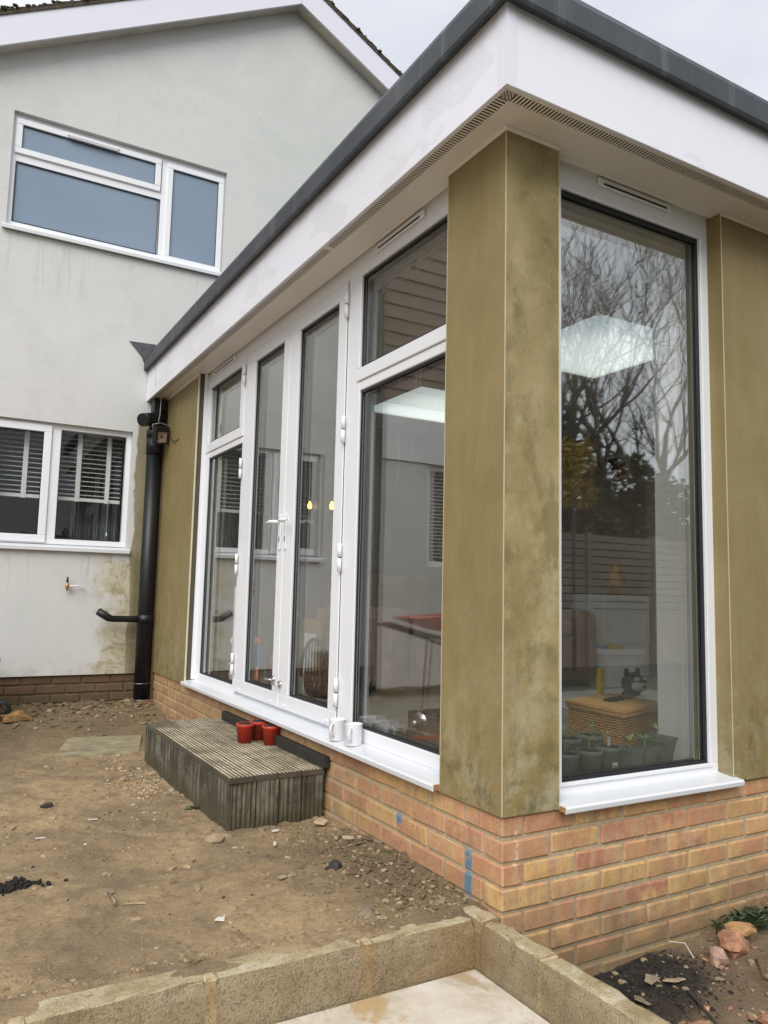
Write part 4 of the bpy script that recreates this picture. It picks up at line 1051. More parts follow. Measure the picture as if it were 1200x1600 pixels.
for i in range(4):
    w_ = (SX1 - SX0 - .024) / 4
    mk('side_board', ribbed_side('x', x + .001, x + w_ - .001, SY0, 0, -.42, SZ - .0275 + random.uniform(-.001, 0)), 'deck_side', st); x += w_
y = SY0
for i in range(13):
    w_ = (SY1 - SY0) / 13
    mk('side_board', ribbed_side('y', y + .001, y + w_ - .001, SX0, 0, -.42, SZ - .0275 + random.uniform(-.001, 0)), 'deck_side', st); y += w_
mk('step_core', box(SX0 + .025, SX1, SY0 + .025, SY1 - .01, -.42, SZ - .032), 'sleeper', st)
mk('upper_plank', box(-.022, .0105, 1.262, 2.74, SZ + .001, SZ + .053, bev=.003), 'sleeper', st)

# ================================================================ small things by the doors
pr0 = thing('plant_pot', 'red plastic pot of compost standing furthest left of the three on the step', 'plant pot', (-.134, 2.00, -.103), 'red pots on the step')
def pot_bm(r0, r1, h, rim=.008, seg=28):
    bm = bmesh.new(); lathe(bm, [(.001, 0), (r0, 0), (r1 - .003, h - .018), (r1, h - .016), (r1 + .001, h), (r1 - .005, h), (r1 - .008, h - .02), (r0 - .004, .006), (.001, .006)], seg=seg); return bm
def potset(root, r0, r1, h, mat, soilmat='compost'):
    bm = pot_bm(r0, r1, h); bmesh.ops.recalc_face_normals(bm, faces=bm.faces[:])
    me = bpy.data.meshes.new('pot_body'); bm.to_mesh(me); bm.free(); me.materials.append(M[mat]); o = bpy.data.objects.new('pot_body', me); COL.objects.link(o); o.parent = root
    bm = bmesh.new(); lathe(bm, [(.001, h - .002), (r1 * .35, h + .001), (r1 * .7, h - .003), (r1 - .007, h - .004), (r1 - .008, h - .03), (.001, h - .03)], seg=20)
    for v in bm.verts: v.co.z += random.uniform(-.002, .004)
    me = bpy.data.meshes.new('compost'); bm.to_mesh(me); bm.free(); me.materials.append(M[soilmat]); o = bpy.data.objects.new('compost', me); COL.objects.link(o); o.parent = root
potset(pr0, .036, .048, .098, 'red_pot')
dup(pr0, (-.040, 2.045, -.103), 1, 'red plastic pot partly hidden behind the other two on the step')
r3 = dup(pr0, (-.030, 1.890, -.103), 2, 'red plastic pot nearest the mugs, right-hand one of the two in front on the step')
# mugs
def mug(loc, rz, label):
    m = thing('mug', label, 'mug', loc, 'white mugs on the sill')
    bm = bmesh.new(); lathe(bm, [(.001, .0), (.034, .0), (.037, .004), (.0395, .09), (.0400, .092), (.0372, .092), (.034, .008), (.001, .008)], seg=32)
    me_o = mk('mug_body', bm, 'ceramic', None, origin=(0, 0, 0)); me_o.parent = m
    bm = bmesh.new(); tube(bm, [(.036, 0, .072), (.052, 0, .074), (.063, 0, .062), (.064, 0, .044), (.055, 0, .026), (.036, 0, .022)], [.006, .0055, .0055, .0055, .0055, .006], 10)
    h_ = mk('handle', bm, 'ceramic', None, origin=(0, 0, 0)); h_.parent = m
    m.rotation_euler = (0, 0, rz); return m
mug((.022, 1.06, .037), R(225), 'white mug on the sill, nearer the corner post')
mug((.012, 1.20, .036), R(215), 'white mug on the sill, half behind its neighbour and nearer the doors')

# ================================================================ inside the room
ax_, bx_ = 'wicker_hamper', 'brown wicker hamper with dark lettering on its closed lid'
hp = thing(ax_, bx_, 'hamper', (1.36, .75, 0))
P0, P1, P2, P3 = Vector((1.13, .55)), Vector((1.53, .67)), Vector((1.55, .98)), Vector((1.13, .90))
P2 = P1 + (P3 - P0)
def hull(bm, s, z0, z1, mi=0):
    c = (P0 + P2) / 2
    q = [c + (p - c) * s for p in (P0, P1, P2, P3)]
    prism(bm, [(p.x, p.y) for p in q], 'z', z0, z1, mi)
bm = bmesh.new(); hull(bm, .96, 0, .165); mk('hamper_core', bm, 'wood_dark', hp)
bm = bmesh.new()
c = (P0 + P2) / 2; q = [c + (p - c) * .985 for p in (P0, P1, P2, P3)]
for k in range(14):
    z = .006 + k * .0118; pts = []
    for a, b in zip(q, q[1:] + q[:1]):
        for t in range(16):
            u = t / 16; p = a.lerp(b, u); d = (b - a).normalized(); nrm = Vector((d.y, -d.x)); p = p + nrm * .004 * math.sin(t * math.pi + k * math.pi) * (1 if (t + k) % 2 else -1) * 1.2 + nrm * (.004 if (t + k) % 2 else -.002)
            pts.append((p.x, p.y, z))
    pts.append(pts[0]); tube(bm, pts, .0052, 5, caps=False)
mk('weave', bm, 'wicker', hp, kind='stuff')
bm = bmesh.new()
for s, z, r in ((1.03, .172, .009), (1.04, .188, .010)):
    q2 = [c + (p - c) * s for p in (P0, P1, P2, P3)]; tube(bm, [(p.x, p.y, z) for p in q2 + q2[:1]], r, 8)
mk('rim', bm, 'wicker', hp)
bm = bmesh.new(); e1 = (P1 - P0); e2 = (P3 - P0)
for k in range(26):
    u = (k + .5) / 26; a = c + (P0 + e2 * u - c) * 1.02; b = c + (P1 + e2 * u - c) * 1.02
    tube(bm, [(a.x, a.y, .193), ((a.x + b.x) / 2, (a.y + b.y) / 2, .199), (b.x, b.y, .193)], .0078, 6)
mk('lid', bm, 'wicker_lid', hp)
bm = bmesh.new()
def lid_pt(u, v): p = P0 + e1 * u + e2 * v; return (p.x, p.y, .2085)
for u0, stroke in ((.30, [(.06, 0), (0, .05), (0, .18), (.07, .22)]), (.42, [(0, 0), (.01, .22), (.06, .10), (.1, .22), (.1, 0)]), (.56, [(0, 0), (.0, .2), (.06, .2), (.06, .1), (0, .1)]), (.68, [(0, 0), (.04, .22), (.09, 0)])):
    tube(bm, [lid_pt(u0 + a, .38 + b) for a, b in stroke], .0045, 5)
mk('lettering', bm, 'ink', hp)

def rpot(loc, lab, r0, r1, h, sticker=False, tagw=False, seed=0, mat='pot'):
    t = thing('plant_pot', lab, 'plant pot', loc, 'seedling pots inside the end window'); potset(t, r0, r1, h, mat)
    rr = random.Random(seed); bm = bmesh.new()
    for s_ in range(2 + seed % 2):
        x_, y_ = rr.uniform(-.02, .02), rr.uniform(-.02, .02); hh = rr.uniform(.03, .06)
        tube(bm, [(x_, y_, h - .015), (x_ + rr.uniform(-.01, .01), y_, h + hh)], .0013, 5)
        for k in range(5):
            an = rr.uniform(0, 6.28); l = rr.uniform(.018, .034); p = Vector((x_, y_, h + hh - .004)); d = Vector((math.cos(an), math.sin(an), rr.uniform(.1, .7))).normalized(); sd2 = d.cross(Vector((0, 0, 1))).normalized() * .0045
            v = [bm.verts.new(q_) for q_ in (p, p + d * l * .5 + sd2, p + d * l, p + d * l * .5 - sd2)]; bm.faces.new(v)
    o = mk('seedling', bm, 'leaf', None, origin=(0, 0, 0)); o.parent = t
    if sticker:
        bm = bmesh.new()
        for k in range(5):
            a0 = R(-118 + k * 6); a1 = R(-118 + (k + 1) * 6)
            rb, rt = r0 + (r1 - r0) * .25 + .001, r0 + (r1 - r0) * .62 + .001
            v = [bm.verts.new(q_) for q_ in ((rb * math.cos(a0), rb * math.sin(a0), h * .25), (rb * math.cos(a1), rb * math.sin(a1), h * .25), (rt * math.cos(a1), rt * math.sin(a1), h * .6), (rt * math.cos(a0), rt * math.sin(a0), h * .6))]; bm.faces.new(v)
        bmesh.ops.remove_doubles(bm, verts=bm.verts[:], dist=.0001); o = mk('sticker', bm, 'label', None, origin=(0, 0, 0)); o.parent = t
        bm = bmesh.new()
        for k in range(6):
            a0 = R(-113 + k * 3.5); rb, rt = r0 + (r1 - r0) * .33 + .0018, r0 + (r1 - r0) * .5 + .0018
            tube(bm, [(rb * math.cos(a0), rb * math.sin(a0), h * .33), (rt * math.cos(a0), rt * math.sin(a0), h * .52)], .0009, 4)
        o = mk('barcode', bm, 'ink', None, origin=(0, 0, 0)); o.parent = t
    if tagw:
        o = mk('plant_label', box(-.006, .008, -.001, .001, h - .03, h + .032), 'label', None, origin=(0, 0, 0)); o.parent = t
    return t
rpot((.465, .205, 0), 'dark plastic pot with white wire loop, next to the corner post', .036, .047, .128, seed=3)
rpot((.580, .205, 0), 'round dark pot with one tall seedling, second from the corner post', .038, .050, .130, seed=4)
rpot((.692, .215, 0), 'round dark pot with white plant label and barcode sticker', .037, .049, .134, True, True, seed=6)
rpot((.475, .335, 0), 'round dark pot in the back row beside the corner post', .042, .055, .150, seed=7)
rpot((.600, .345, 0), 'wide round dark pot in the back row behind the tall seedling', .042, .056, .150, seed=8)
rpot((.730, .350, 0), 'round dark pot in the back row behind the labelled pot', .040, .052, .152, seed=9)
def spot(loc, lab, a, b, h, rz, seed, stick=False):
    t = thing('plant_pot', lab, 'plant pot', loc, 'seedling pots inside the end window')
    bm = bmesh.new(); ri = [[bm.verts.new((sx * s_, sy * s_, z)) for sx, sy in ((-1, -1), (1, -1), (1, 1), (-1, 1))] for s_, z in ((a, 0), (b - .003, h - .012), (b, h - .012), (b, h), (b - .005, h), (b - .006, h - .02), (a - .003, .01))]
    for r0_, r1_ in zip(ri, ri[1:]):
        for k in range(4): bm.faces.new((r0_[k], r0_[(k + 1) % 4], r1_[(k + 1) % 4], r1_[k]))
    bm.faces.new(ri[0]); bm.faces.new(ri[-1])
    o = mk('pot_body', bm, 'pot', None, origin=(0, 0, 0)); o.parent = t
    o = mk('compost', box(-b + .007, b - .007, -b + .007, b - .007, h - .03, h - .02), 'compost', None, origin=(0, 0, 0)); o.parent = t
    rr = random.Random(seed); bm = bmesh.new(); tube(bm, [(0, 0, h - .02), (.004, 0, h + .03)], .0015, 5)
    for k in range(8):
        an = rr.uniform(0, 6.28); l = rr.uniform(.025, .05); p = Vector((.004, 0, h + .028)); d = Vector((math.cos(an), math.sin(an), rr.uniform(.1, .8))).normalized(); s2_ = d.cross(Vector((0, 0, 1))).normalized() * .005
        bm.faces.new([bm.verts.new(q_) for q_ in (p, p + d * l * .5 + s2_, p + d * l, p + d * l * .5 - s2_)])
    o = mk('seedling', bm, 'leaf', None, origin=(0, 0, 0)); o.parent = t
    if stick: o = mk('sticker', box(-.011, .009, -b * .84 - .0015, -b * .84, h * .3, h * .72), 'label', None, origin=(0, 0, 0)); o.parent = t; o.rotation_euler = (R(-4.5), 0, 0)
    t.rotation_euler = (0, 0, rz); return t
spot((.795, .205, 0), 'narrow square pot with upright white sticker', .028, .038, .118, .1, 11, True)
spot((.882, .210, 0), 'small plain square pot left of the large square one', .028, .039, .118, .1, 12)
spot((.985, .235, 0), 'large square pot against the white pier', .034, .058, .145, .15, 13)
# plush toy
pt = thing('plush_dog', 'grey and white plush husky toy behind the hamper', 'toy', (1.76, 1.08, 0))
O = Vector((1.78, 1.08, 0))
def blob(bm, c, r, sub=2): bmesh.ops.create_icosphere(bm, subdivisions=sub, radius=1, matrix=Matrix.Translation(O + Vector(c)) @ Matrix.Diagonal((r[0], r[1], r[2], 1)))
bm = bmesh.new(); blob(bm, (0, .02, .10), (.075, .085, .105)); blob(bm, (0, 0, .235), (.070, .066, .062)); blob(bm, (-.045, .01, .295), (.018, .012, .026)); blob(bm, (.045, .01, .295), (.018, .012, .026)); blob(bm, (.0, .12, .12), (.025, .06, .03)); mk('plush_body', bm, 'fur_grey', pt)
bm = bmesh.new(); blob(bm, (-.028, -.050, .225), (.030, .034, .028)); blob(bm, (.005, -.055, .222), (.026, .034, .024)); blob(bm, (-.03, -.052, .262), (.022, .014, .012)); blob(bm, (.032, -.052, .262), (.020, .014, .012)); blob(bm, (-.045, -.05, .05), (.024, .032, .06)); blob(bm, (.03, -.055, .05), (.024, .032, .06)); blob(bm, (0, -.05, .13), (.04, .03, .05)); mk('plush_muzzle', bm, 'fur_white', pt)
bm = bmesh.new(); blob(bm, (-.012, -.088, .228), (.010, .008, .008), 1); blob(bm, (-.034, -.062, .250), (.007, .006, .007), 1); blob(bm, (.018, -.064, .252), (.007, .006, .007), 1); mk('plush_nose', bm, 'black', pt)
mk('toy_block', box(1.70, 1.735, 1.25, 1.285, 0, .30, bev=.006), 'yellow', None, 'tall yellow toy piece behind the plush husky', 'toy')
# storage tubs
def tub(x0, x1, y0, y1, h, name, lab, cat, z0=0):
    t = thing(name, lab, cat, ((x0 + x1) / 2, (y0 + y1) / 2, z0)); bm = bmesh.new(); d = .025
    lo = [(x0 + d, y0 + d), (x1 - d, y0 + d), (x1 - d, y1 - d), (x0 + d, y1 - d)]; hi = [(x0, y0), (x1, y0), (x1, y1), (x0, y1)]
    a = [bm.verts.new((p[0], p[1], z0)) for p in lo]; b = [bm.verts.new((p[0], p[1], z0 + h)) for p in hi]
    for k in range(4): bm.faces.new((a[k], a[(k + 1) % 4], b[(k + 1) % 4], b[k]))
    bm.faces.new(a); mk('tub_body', bm, 'tub', t)
    mk('tub_rim', boxes([(x0 - .012, x1 + .012, y0 - .012, y0, z0 + h - .05, z0 + h), (x0 - .012, x1 + .012, y1, y1 + .012, z0 + h - .05, z0 + h), (x0 - .012, x0, y0, y1, z0 + h - .05, z0 + h), (x1, x1 + .012, y0, y1, z0 + h - .05, z0 + h)], bev=.003), 'tub', t)
    return t
tub(2.99, 3.40, 2.45, 2.85, .30, 'storage_tub', 'white plastic storage tub on the floor in front of the sofa', 'storage box')
bm = bmesh.new()
for i, (dx, dy, r_) in enumerate(((.10, .12, .05), (.22, .15, .06), (.30, .25, .05), (.15, .28, .055), (.27, .10, .04))): bmesh.ops.create_icosphere(bm, subdivisions=2, radius=r_, matrix=Matrix.Translation((2.99 + dx, 2.45 + dy, .27)))
for i, f in enumerate(bm.faces): f.material_index = (i // 80) % 3
mk('toy_pile', bm, ['blue', 'yellow', 'stone_dark'], None, 'mixed toys heaped in the white storage tub', 'toys', kind='stuff')
cb = thing('white_cabinet', 'low white cabinet with panelled front behind the storage tub', 'cabinet', (3.72, 3.2, 0))
mk('cabinet_body', box(3.52, 4.09, 3.0, 3.4, 0, .73, bev=.004), 'tub', cb); mk('cabinet_front', boxes(ringx(3.53, 4.08, 2.985, 2.999, .3, .72, .05, .05, .04, .04)), 'tub', cb)
# sofa
sf = thing('sofa', 'brown fabric sofa along the back of the room', 'sofa', (2.1, 3.0, 0))
mk('sofa_base', box(1.05, 2.95, 2.55, 3.45, .05, .40, bev=.04, seg=3), 'sofa', sf)
mk('backrest', box(1.05, 2.95, 3.25, 3.55, .30, .84, bev=.07, seg=3), 'sofa', sf)
for xx in (1.00, 2.75): mk('armrest', box(xx, xx + .24, 2.52, 3.50, .04, .60, bev=.07, seg=3), 'sofa', sf)
for xx in (1.26, 2.00): mk('seat_cushion', box(xx, xx + .73, 2.54, 3.24, .401, .53, bev=.04, seg=3), 'sofa_pale', sf)
mk('rug', box(1.9, 3.2, 1.5, 2.35, -.001, .010, bev=.004), 'int_wall', None, 'pale rug on the room floor before the sofa', 'rug')
# wall picture, plant vase
wp = thing('wall_picture', 'small red and dark picture high on the far side wall of the room', 'picture', (4.09, 3.35, 1.88))
mk('picture_panel', box(4.084, 4.098, 3.20, 3.50, 1.86, 2.10), 'label', wp)
bm = bmesh.new(); prism(bm, [(3.24, 1.90), (3.36, 1.88), (3.33, 2.0), (3.25, 2.02)], 'x', 4.078, 4.083); mk('red_shape', bm, 'red', wp)
bm = bmesh.new(); prism(bm, [(3.36, 1.93), (3.46, 1.96), (3.47, 2.07), (3.38, 2.08), (3.33, 2.02)], 'x', 4.078, 4.083); mk('dark_shape', bm, 'ink', wp)
mk('vase', lathe(bmesh.new(), [(.001, 0), (.07, 0), (.10, .08), (.10, .18), (.05, .24), (.07, .28), (.001, .28)], (3.80, 3.12, .732), 20), 'brass', None, 'brown glazed vase standing on the white cabinet', 'vase')
# seed trays etc. inside the near side window
def tray(x0, x1, y0, y1, h, mat, lab):
    t = thing('seed_tray', lab, 'tray', ((x0 + x1) / 2, (y0 + y1) / 2, 0))
    mk('tray_body', boxes([(x0, x1, y0, y0 + .004, 0, h), (x0, x1, y1 - .004, y1, 0, h), (x0, x0 + .004, y0 + .004, y1 - .004, 0, h), (x1 - .004, x1, y0 + .004, y1 - .004, 0, h), (x0 + .004, x1 - .004, y0 + .004, y1 - .004, 0, .005)]), mat, t)
    bm = bmesh.new(); k = 6
    V = [[bm.verts.new((x0 + .006 + (x1 - x0 - .012) * i / k, y0 + .006 + (y1 - y0 - .012) * j / 10, h * .7 + random.uniform(0, .012))) for i in range(k + 1)] for j in range(11)]
    for j in range(10):
        for i in range(k): bm.faces.new((V[j][i], V[j][i + 1], V[j + 1][i + 1], V[j + 1][i]))
    mk('compost', bm, 'compost', t); return t
tray(.20, .42, 1.00, 1.24, .06, 'pot', 'black seed tray inside the near side window')
tray(.22, .44, .62, .97, .07, 'red', 'red seed tray of compost next to the corner post')
tray(.48, .70, .95, 1.35, .12, 'terr_pot', 'deep brown tray of seedlings behind the black tray')
for i, (xx, yy, lb) in enumerate(((.52, .90, 'dark pot on the floor right of the deep brown tray'), (.56, .76, 'dark pot half hidden behind the red tray'), (.66, .86, 'tall dark pot in the back row inside the side window'))):
    t = thing('plant_pot', lb, 'plant pot', (xx, yy, 0), 'pots inside the side window'); potset(t, .038, .050, .13 + .02 * i, 'pot')
sb_ = thing('spray_bottle', 'white spray bottle with red trigger inside the side window', 'bottle', (.46, .87, 0))
bm = bmesh.new(); lathe(bm, [(.001, 0), (.036, 0), (.040, .02), (.040, .13), (.030, .19), (.016, .23), (.014, .25), (.001, .25)], (.45, .80, .12), 20); mk('bottle_body', bm, 'tub', sb_)
bm = bmesh.new(); lathe(bm, [(.018, .245), (.018, .27), (.001, .27)], (.45, .80, .12), 16); bm_box(bm, .39, .48, .785, .815, .39, .42); tube(bm, [(.41, .80, .39), (.405, .80, .35), (.415, .80, .32)], .006, 8); mk('trigger', bm, 'red', sb_)
mk('bottle_stand', box(.40, .50, .75, .85, 0, .12), 'pot', sb_)
fn = mk('funnel', lathe(bmesh.new(), [(.040, 0), (.036, .006), (.020, .014), (.019, .024), (.013, .028), (.012, .042), (.008, .046), (.001, .046)], (0, 0, 0), 24, 'x'), 'steel', None, 'small silver funnel hanging just inside the side window', 'funnel', origin=(0, 0, 0))
fn.location = (.20, .80, .165); fn.rotation_euler = (0, 0, R(200))
bm = bmesh.new(); tube(bm, [(.012 * math.cos(t), 0, .012 * math.sin(t) + .05) for t in [k * math.pi / 8 for k in range(17)]], .002, 6); o = mk('hook_loop', bm, 'steel', None, origin=(0, 0, 0)); o.parent = fn
# children's things by the doors
pk = thing('toy_kitchen', 'pale wooden toy kitchen standing behind the french doors', 'toy', (1.2, 3.7, 0))
mk('kitchen_body', box(1.05, 1.30, 3.62, 4.6, 0, .46, bev=.004), 'wood', pk)
mk('kitchen_back', box(1.20, 1.30, 3.62, 4.02, .461, .56, bev=.004), 'wood', pk)
for yy in (3.68, 3.99, 4.30): mk('cupboard_door', box(1.040, 1.049, yy, yy + .22, .05, .36), 'int_wall', pk)
ch = thing('rattan_chair', 'round-backed dark rattan child seat behind the near door leaf', 'chair', (.62, 2.78, 0))
bm = bmesh.new(); tube(bm, [(.62, 2.78 + .22 * math.cos(t), .12 + .26 * math.sin(t)) for t in [k * math.pi / 14 for k in range(15)]], .012, 8)
for k in range(1, 8): yy = 2.78 - .19 + k * .0475; tube(bm, [(.62, yy, .06), (.62, yy, .12 + .25 * math.sqrt(max(.01, 1 - ((yy - 2.78) / .22) ** 2)))], .006, 6)
mk('backrest', bm, 'wood_dark', ch); mk('seat', lathe(bmesh.new(), [(.001, .15), (.20, .15), (.21, .13), (.18, .02), (.001, .0)], (.76, 2.78, 0), 20), 'wood_dark', ch)
ts = thing('stacking_toy', 'coloured stacking toy behind the far door leaf', 'toy', (.42, 2.95, 0))
for k, mm in enumerate(('yellow', 'green', 'blue', 'pink', 'pink', 'yellow')): mk('ring', lathe(bmesh.new(), [(.001, 0), (.055 - .003 * k, 0), (.06 - .003 * k, .02), (.055 - .003 * k, .043), (.001, .043)], (.42, 2.95, .002 + k * .045), 18), mm, ts)
cs2 = thing('candle_stand', 'turned white stand inside the far window', 'stand', (.30, 3.55, 0))
mk('stand_body', lathe(bmesh.new(), [(.001, 0), (.055, .0), (.05, .015), (.02, .05), (.028, .10), (.014, .15), (.014, .30), (.030, .33), (.010, .36), (.010, .72), (.001, .72)], (.30, 3.50, 0), 18), 'int_wall', cs2)
mk('stand_top', lathe(bmesh.new(), [(.001, 0), (.06, 0), (.06, .012), (.001, .012)], (.30, 3.50, .16), 18), 'steel', cs2)
tr_ = thing('toy_robot', 'blue and orange toy figure inside the far window', 'toy', (.40, 3.30, 0))
bm = bmesh.new(); bm_box(bm, .37, .43, 3.26, 3.34, .16, .30); mk('toy_torso', bm, 'blue', tr_)
bm = bmesh.new(); bmesh.ops.create_icosphere(bm, subdivisions=2, radius=.035, matrix=Matrix.Translation((.40, 3.30, .335))); tube(bm, [(.40, 3.27, .16), (.40, 3.26, 0)], .016, 8); tube(bm, [(.40, 3.33, .16), (.40, 3.34, 0)], .016, 8); mk('toy_limbs', bm, 'orange', tr_)
for i, (px, py, pz, lb) in enumerate(((.87, 3.50, 1.37, 'lit warm pendant bulb, seen through the near door leaf on the left'), (.82, 3.00, 1.32, 'lit warm pendant bulb, seen through the near door leaf beside its hinge edge'))):
    b_ = thing('pendant_lamp', lb, 'lamp', (px, py, pz - .05), 'pendant bulbs in the room')
    mk('bulb', lathe(bmesh.new(), [(.001, -.028), (.012, -.024), (.018, -.010), (.017, .004), (.009, .020), (.008, .030)], (px, py, pz), 16), 'bulb', b_)
    mk('lamp_cord', tube(bmesh.new(), [(px, py, pz + .04), (px, py, 2.35)], .003, 6), 'wire_black', b_)
for i, (px, py) in enumerate(((.9, 3.3), (.9, 1.6), (3.3, 1.6), (3.3, 3.3))):
    pass

# ================================================================ loose things on the soil
def stone(loc, r, mat, label, cat='stone', group=None, name='stone', seed=0, rz=0):
    o = mk(name, rock(r[0], r[1], r[2], seed), mat, None, label, cat, group, origin=(0, 0, 0)); o.location = loc; o.rotation_euler = (0, 0, rz); return o
stone((-1.06, 4.32, -.262), (.115, .055, .042), 'stone_brown', 'long orange-brown stone on the soil by the trolley wheel', seed=3, rz=.3)
stone((-.254, .668, -.315), (.026, .024, .026), 'stone_dark', 'small black angular stone on the soil below the brick base', seed=8)
stone((-.335, .265, -.325), (.042, .030, .020), 'gravel_grey', 'dark flat stone at the back edge of the block wall', seed=13, rz=.5)
stone((-.52, 1.215, -.330), (.050, .034, .022), 'rubble', 'clod of clay against the near corner of the step', 'clod', name='clod', seed=15)
stone((-1.09, 2.0, -.322), (.030, .020, .014), 'stone_dark', 'dark lump on the soil left of the step', 'clod', name='clod', seed=17)
stone((-.70, 1.02, -.334), (.026, .018, .010), 'rubble', 'small flat stone in the middle of the bare soil', seed=19)
def shard(loc, pts, mat, label, th=.003, rx=0, rz=0, cat='debris', name='shard'):
    bm = bmesh.new(); prism(bm, pts, 'z', 0, th); o = mk(name, bm, mat, None, label, cat, origin=(0, 0, 0)); o.location = loc; o.rotation_euler = (rx, .1, rz); return o
shard((-.757, .449, -.327), [(-.024, -.008), (.0, -.026), (.030, .022), (.012, .004), (-.004, .010)], 'chip_white', 'white torn triangle with dark spots lying on the soil', rz=.2)
shard((-.275, 1.19, -.322), [(-.03, -.01), (.0, -.016), (.034, .002), (.020, .014), (-.01, .012)], 'chip_white', 'crumpled white scrap by the near side of the step', rz=.4)
shard((-.450, .69, -.328), [(-.028, -.008), (.018, -.014), (.030, .006), (-.006, .014)], 'gravel_pale', 'pale curled scrap on the soil before the lumpy bank', rz=.7)
shard((-.10, .87, -.285), [(-.02, -.01), (.03, -.012), (.034, .008), (-.012, .012)], 'gravel_pale', 'pale flake on the bank halfway along the brick base', rx=.3)
shard((-.08, 1.16, -.30), [(-.035, -.012), (.01, -.026), (.04, .004), (.012, .024), (-.02, .014)], 'gravel_pale', 'dry leaf-like scrap where the step meets the brick', rx=.4)
shard((-.35, 1.01, -.315), [(-.03, -.004), (.03, -.007), (.031, .005), (-.02, .006)], 'chip_white', 'thin white strip before the step', rz=1.2)
shard((-1.167, 1.533, -.330), [(-.022, -.004), (.022, -.006), (.02, .006), (-.015, .005)], 'chip_white', 'white scrap alone on the left of the soil', rz=.3)
shard((-.93, 1.73, -.335), [(-.020, -.004), (.022, -.003), (.02, .005), (-.018, .004)], 'chip_white', 'narrow white chip on the sandy soil in front of the step', rz=.0)
shard((-.969, .687, -.328), [(-.036, -.0022), (.036, -.0018), (.036, .002), (-.034, .0022)], 'gravel_pale', 'pale straight twig flat on the soil', th=.003, rz=-.15, cat='twig', name='twig')
tw = mk('twig', tube(bmesh.new(), [(-1.03, .80, -.323), (-1.025, .73, -.320), (-1.027, .70, -.325)], .005, 6), 'gravel_grey', None, 'short grey twig stub standing left of the pale twig', 'twig')
# slab set in the soil
bm = bmesh.new(); prism(bm, [(-.93, 3.12), (-.44, 3.06), (-.30, 3.62), (-.76, 3.72)], 'z', -.38, -.326); mk('sunken_slab', bm, 'slate', None, 'green-grey slab sunk in the soil beside the step', 'slab')
bm = bmesh.new(); prism(bm, [(-1.6, 2.0), (-1.14, 2.08), (-1.10, 2.42), (-1.6, 2.5)], 'z', -.38, -.331); mk('sunken_slab', bm, 'slate', None, 'pale worn slab sunk in the soil at the left', 'slab')
# heap of black compost at the left
bm = bmesh.new(); rr = random.Random(5)
for i in range(160):
    a = rr.gauss(0, 1); xx = -1.33 + a * .055; yy = 1.02 + rr.gauss(0, .022); bmesh.ops.create_icosphere(bm, subdivisions=1, radius=rr.uniform(.004, .011), matrix=Matrix.Translation((xx, yy, soil_h(xx, yy) + rr.uniform(0, .010))))
mk('compost_crumbs', bm, 'compost', None, 'spill of black compost on the soil at the left edge', 'compost', kind='stuff')
# rubble and gravel
def scatter(n_, f, rmin, rmax, hf, mats, name, label, seed, flat=.6):
    bm = bmesh.new(); rr = random.Random(seed)
    base = [rock(1, 1, flat, s_ * 3.7, 1) for s_ in range(5)]
    data = [([v.co.copy() for v in b.verts], [[v.index for v in f_.verts] for f_ in b.faces]) for b in base]
    verts, faces, mi = [], [], []
    for i in range(n_):
        p = f(rr)
        if p is None: continue
        x_, y_ = p; r_ = rmin * (rmax / rmin) ** (rr.random() ** 1.6); vs, fs = rr.choice(data); rot = Matrix.Rotation(rr.uniform(0, 6.28), 3, 'Z') @ Matrix.Rotation(rr.uniform(-.5, .5), 3, 'X'); sx = Matrix.Diagonal((rr.uniform(.8, 1.5), rr.uniform(.6, 1), rr.uniform(.5, 1)))
        o_ = len(verts); c_ = Vector((x_, y_, hf(x_, y_) + r_ * (.15 if flat > .5 else -.05))); verts += [c_ + rot @ (sx @ v * r_) for v in vs]; faces += [[o_ + k for k in q_] for q_ in fs]; m_ = rr.randrange(len(mats)); mi += [m_] * len(fs)
    me = bpy.data.meshes.new(name); me.from_pydata(verts, [], faces); me.polygons.foreach_set('material_index', mi)
    for m_ in mats: me.materials.append(M[m_])
    o = bpy.data.objects.new(name, me); COL.objects.link(o); props(o, label, None, None, 'stuff'); bm.free(); return o
scatter(2600, lambda r: ((lambda t: (-.0 - abs(r.gauss(0, .15)) * (1.0), t))(r.uniform(.15, 1.28))), .0025, .015, soil_h, ['soil', 'soil', 'rubble', 'soil', 'soil', 'soil'], 'rubble', 'crumbled clay bank along the brick base', 1)
scatter(1500, lambda r: (r.uniform(-1.5, .0), 4.72 - abs(r.gauss(0, .28))), .004, .026, soil_h, ['rubble', 'soil', 'soil', 'soil', 'soil'], 'rubble', 'clods of clay along the foot of the house wall', 2)
scatter(420, lambda r: (r.gauss(-.60, .09) + .0, r.gauss(2.35, .32)), .004, .014, soil_h, ['gravel_pale', 'gravel_grey', 'gravel_pale', 'stone_brown'], 'gravel', 'pale gravel scattered along the side of the step', 3)
scatter(900, lambda r: (r.uniform(-1.7, -.02), r.uniform(.15, 4.0)), .0025, .009, soil_h, ['soil', 'gravel_pale', 'rubble', 'stone_dark', 'soil', 'gravel_grey'], 'gravel', 'grit strewn over the bare soil', 4)
scatter(520, lambda r: (r.uniform(-1.7, -.02), .15 + 4.2 * r.random() ** 1.3), .007, .024, soil_h, ['soil', 'soil', 'soil', 'rubble'], 'clods', 'half-sunk clods dotted over the bare soil', 9, .45)
scatter(500, lambda r: (r.uniform(-1.7, .0), .16 + abs(r.gauss(0, .05))), .003, .010, soil_h, ['soil', 'rubble', 'soil'], 'gravel', 'crumbs along the back edge of the block wall', 6)
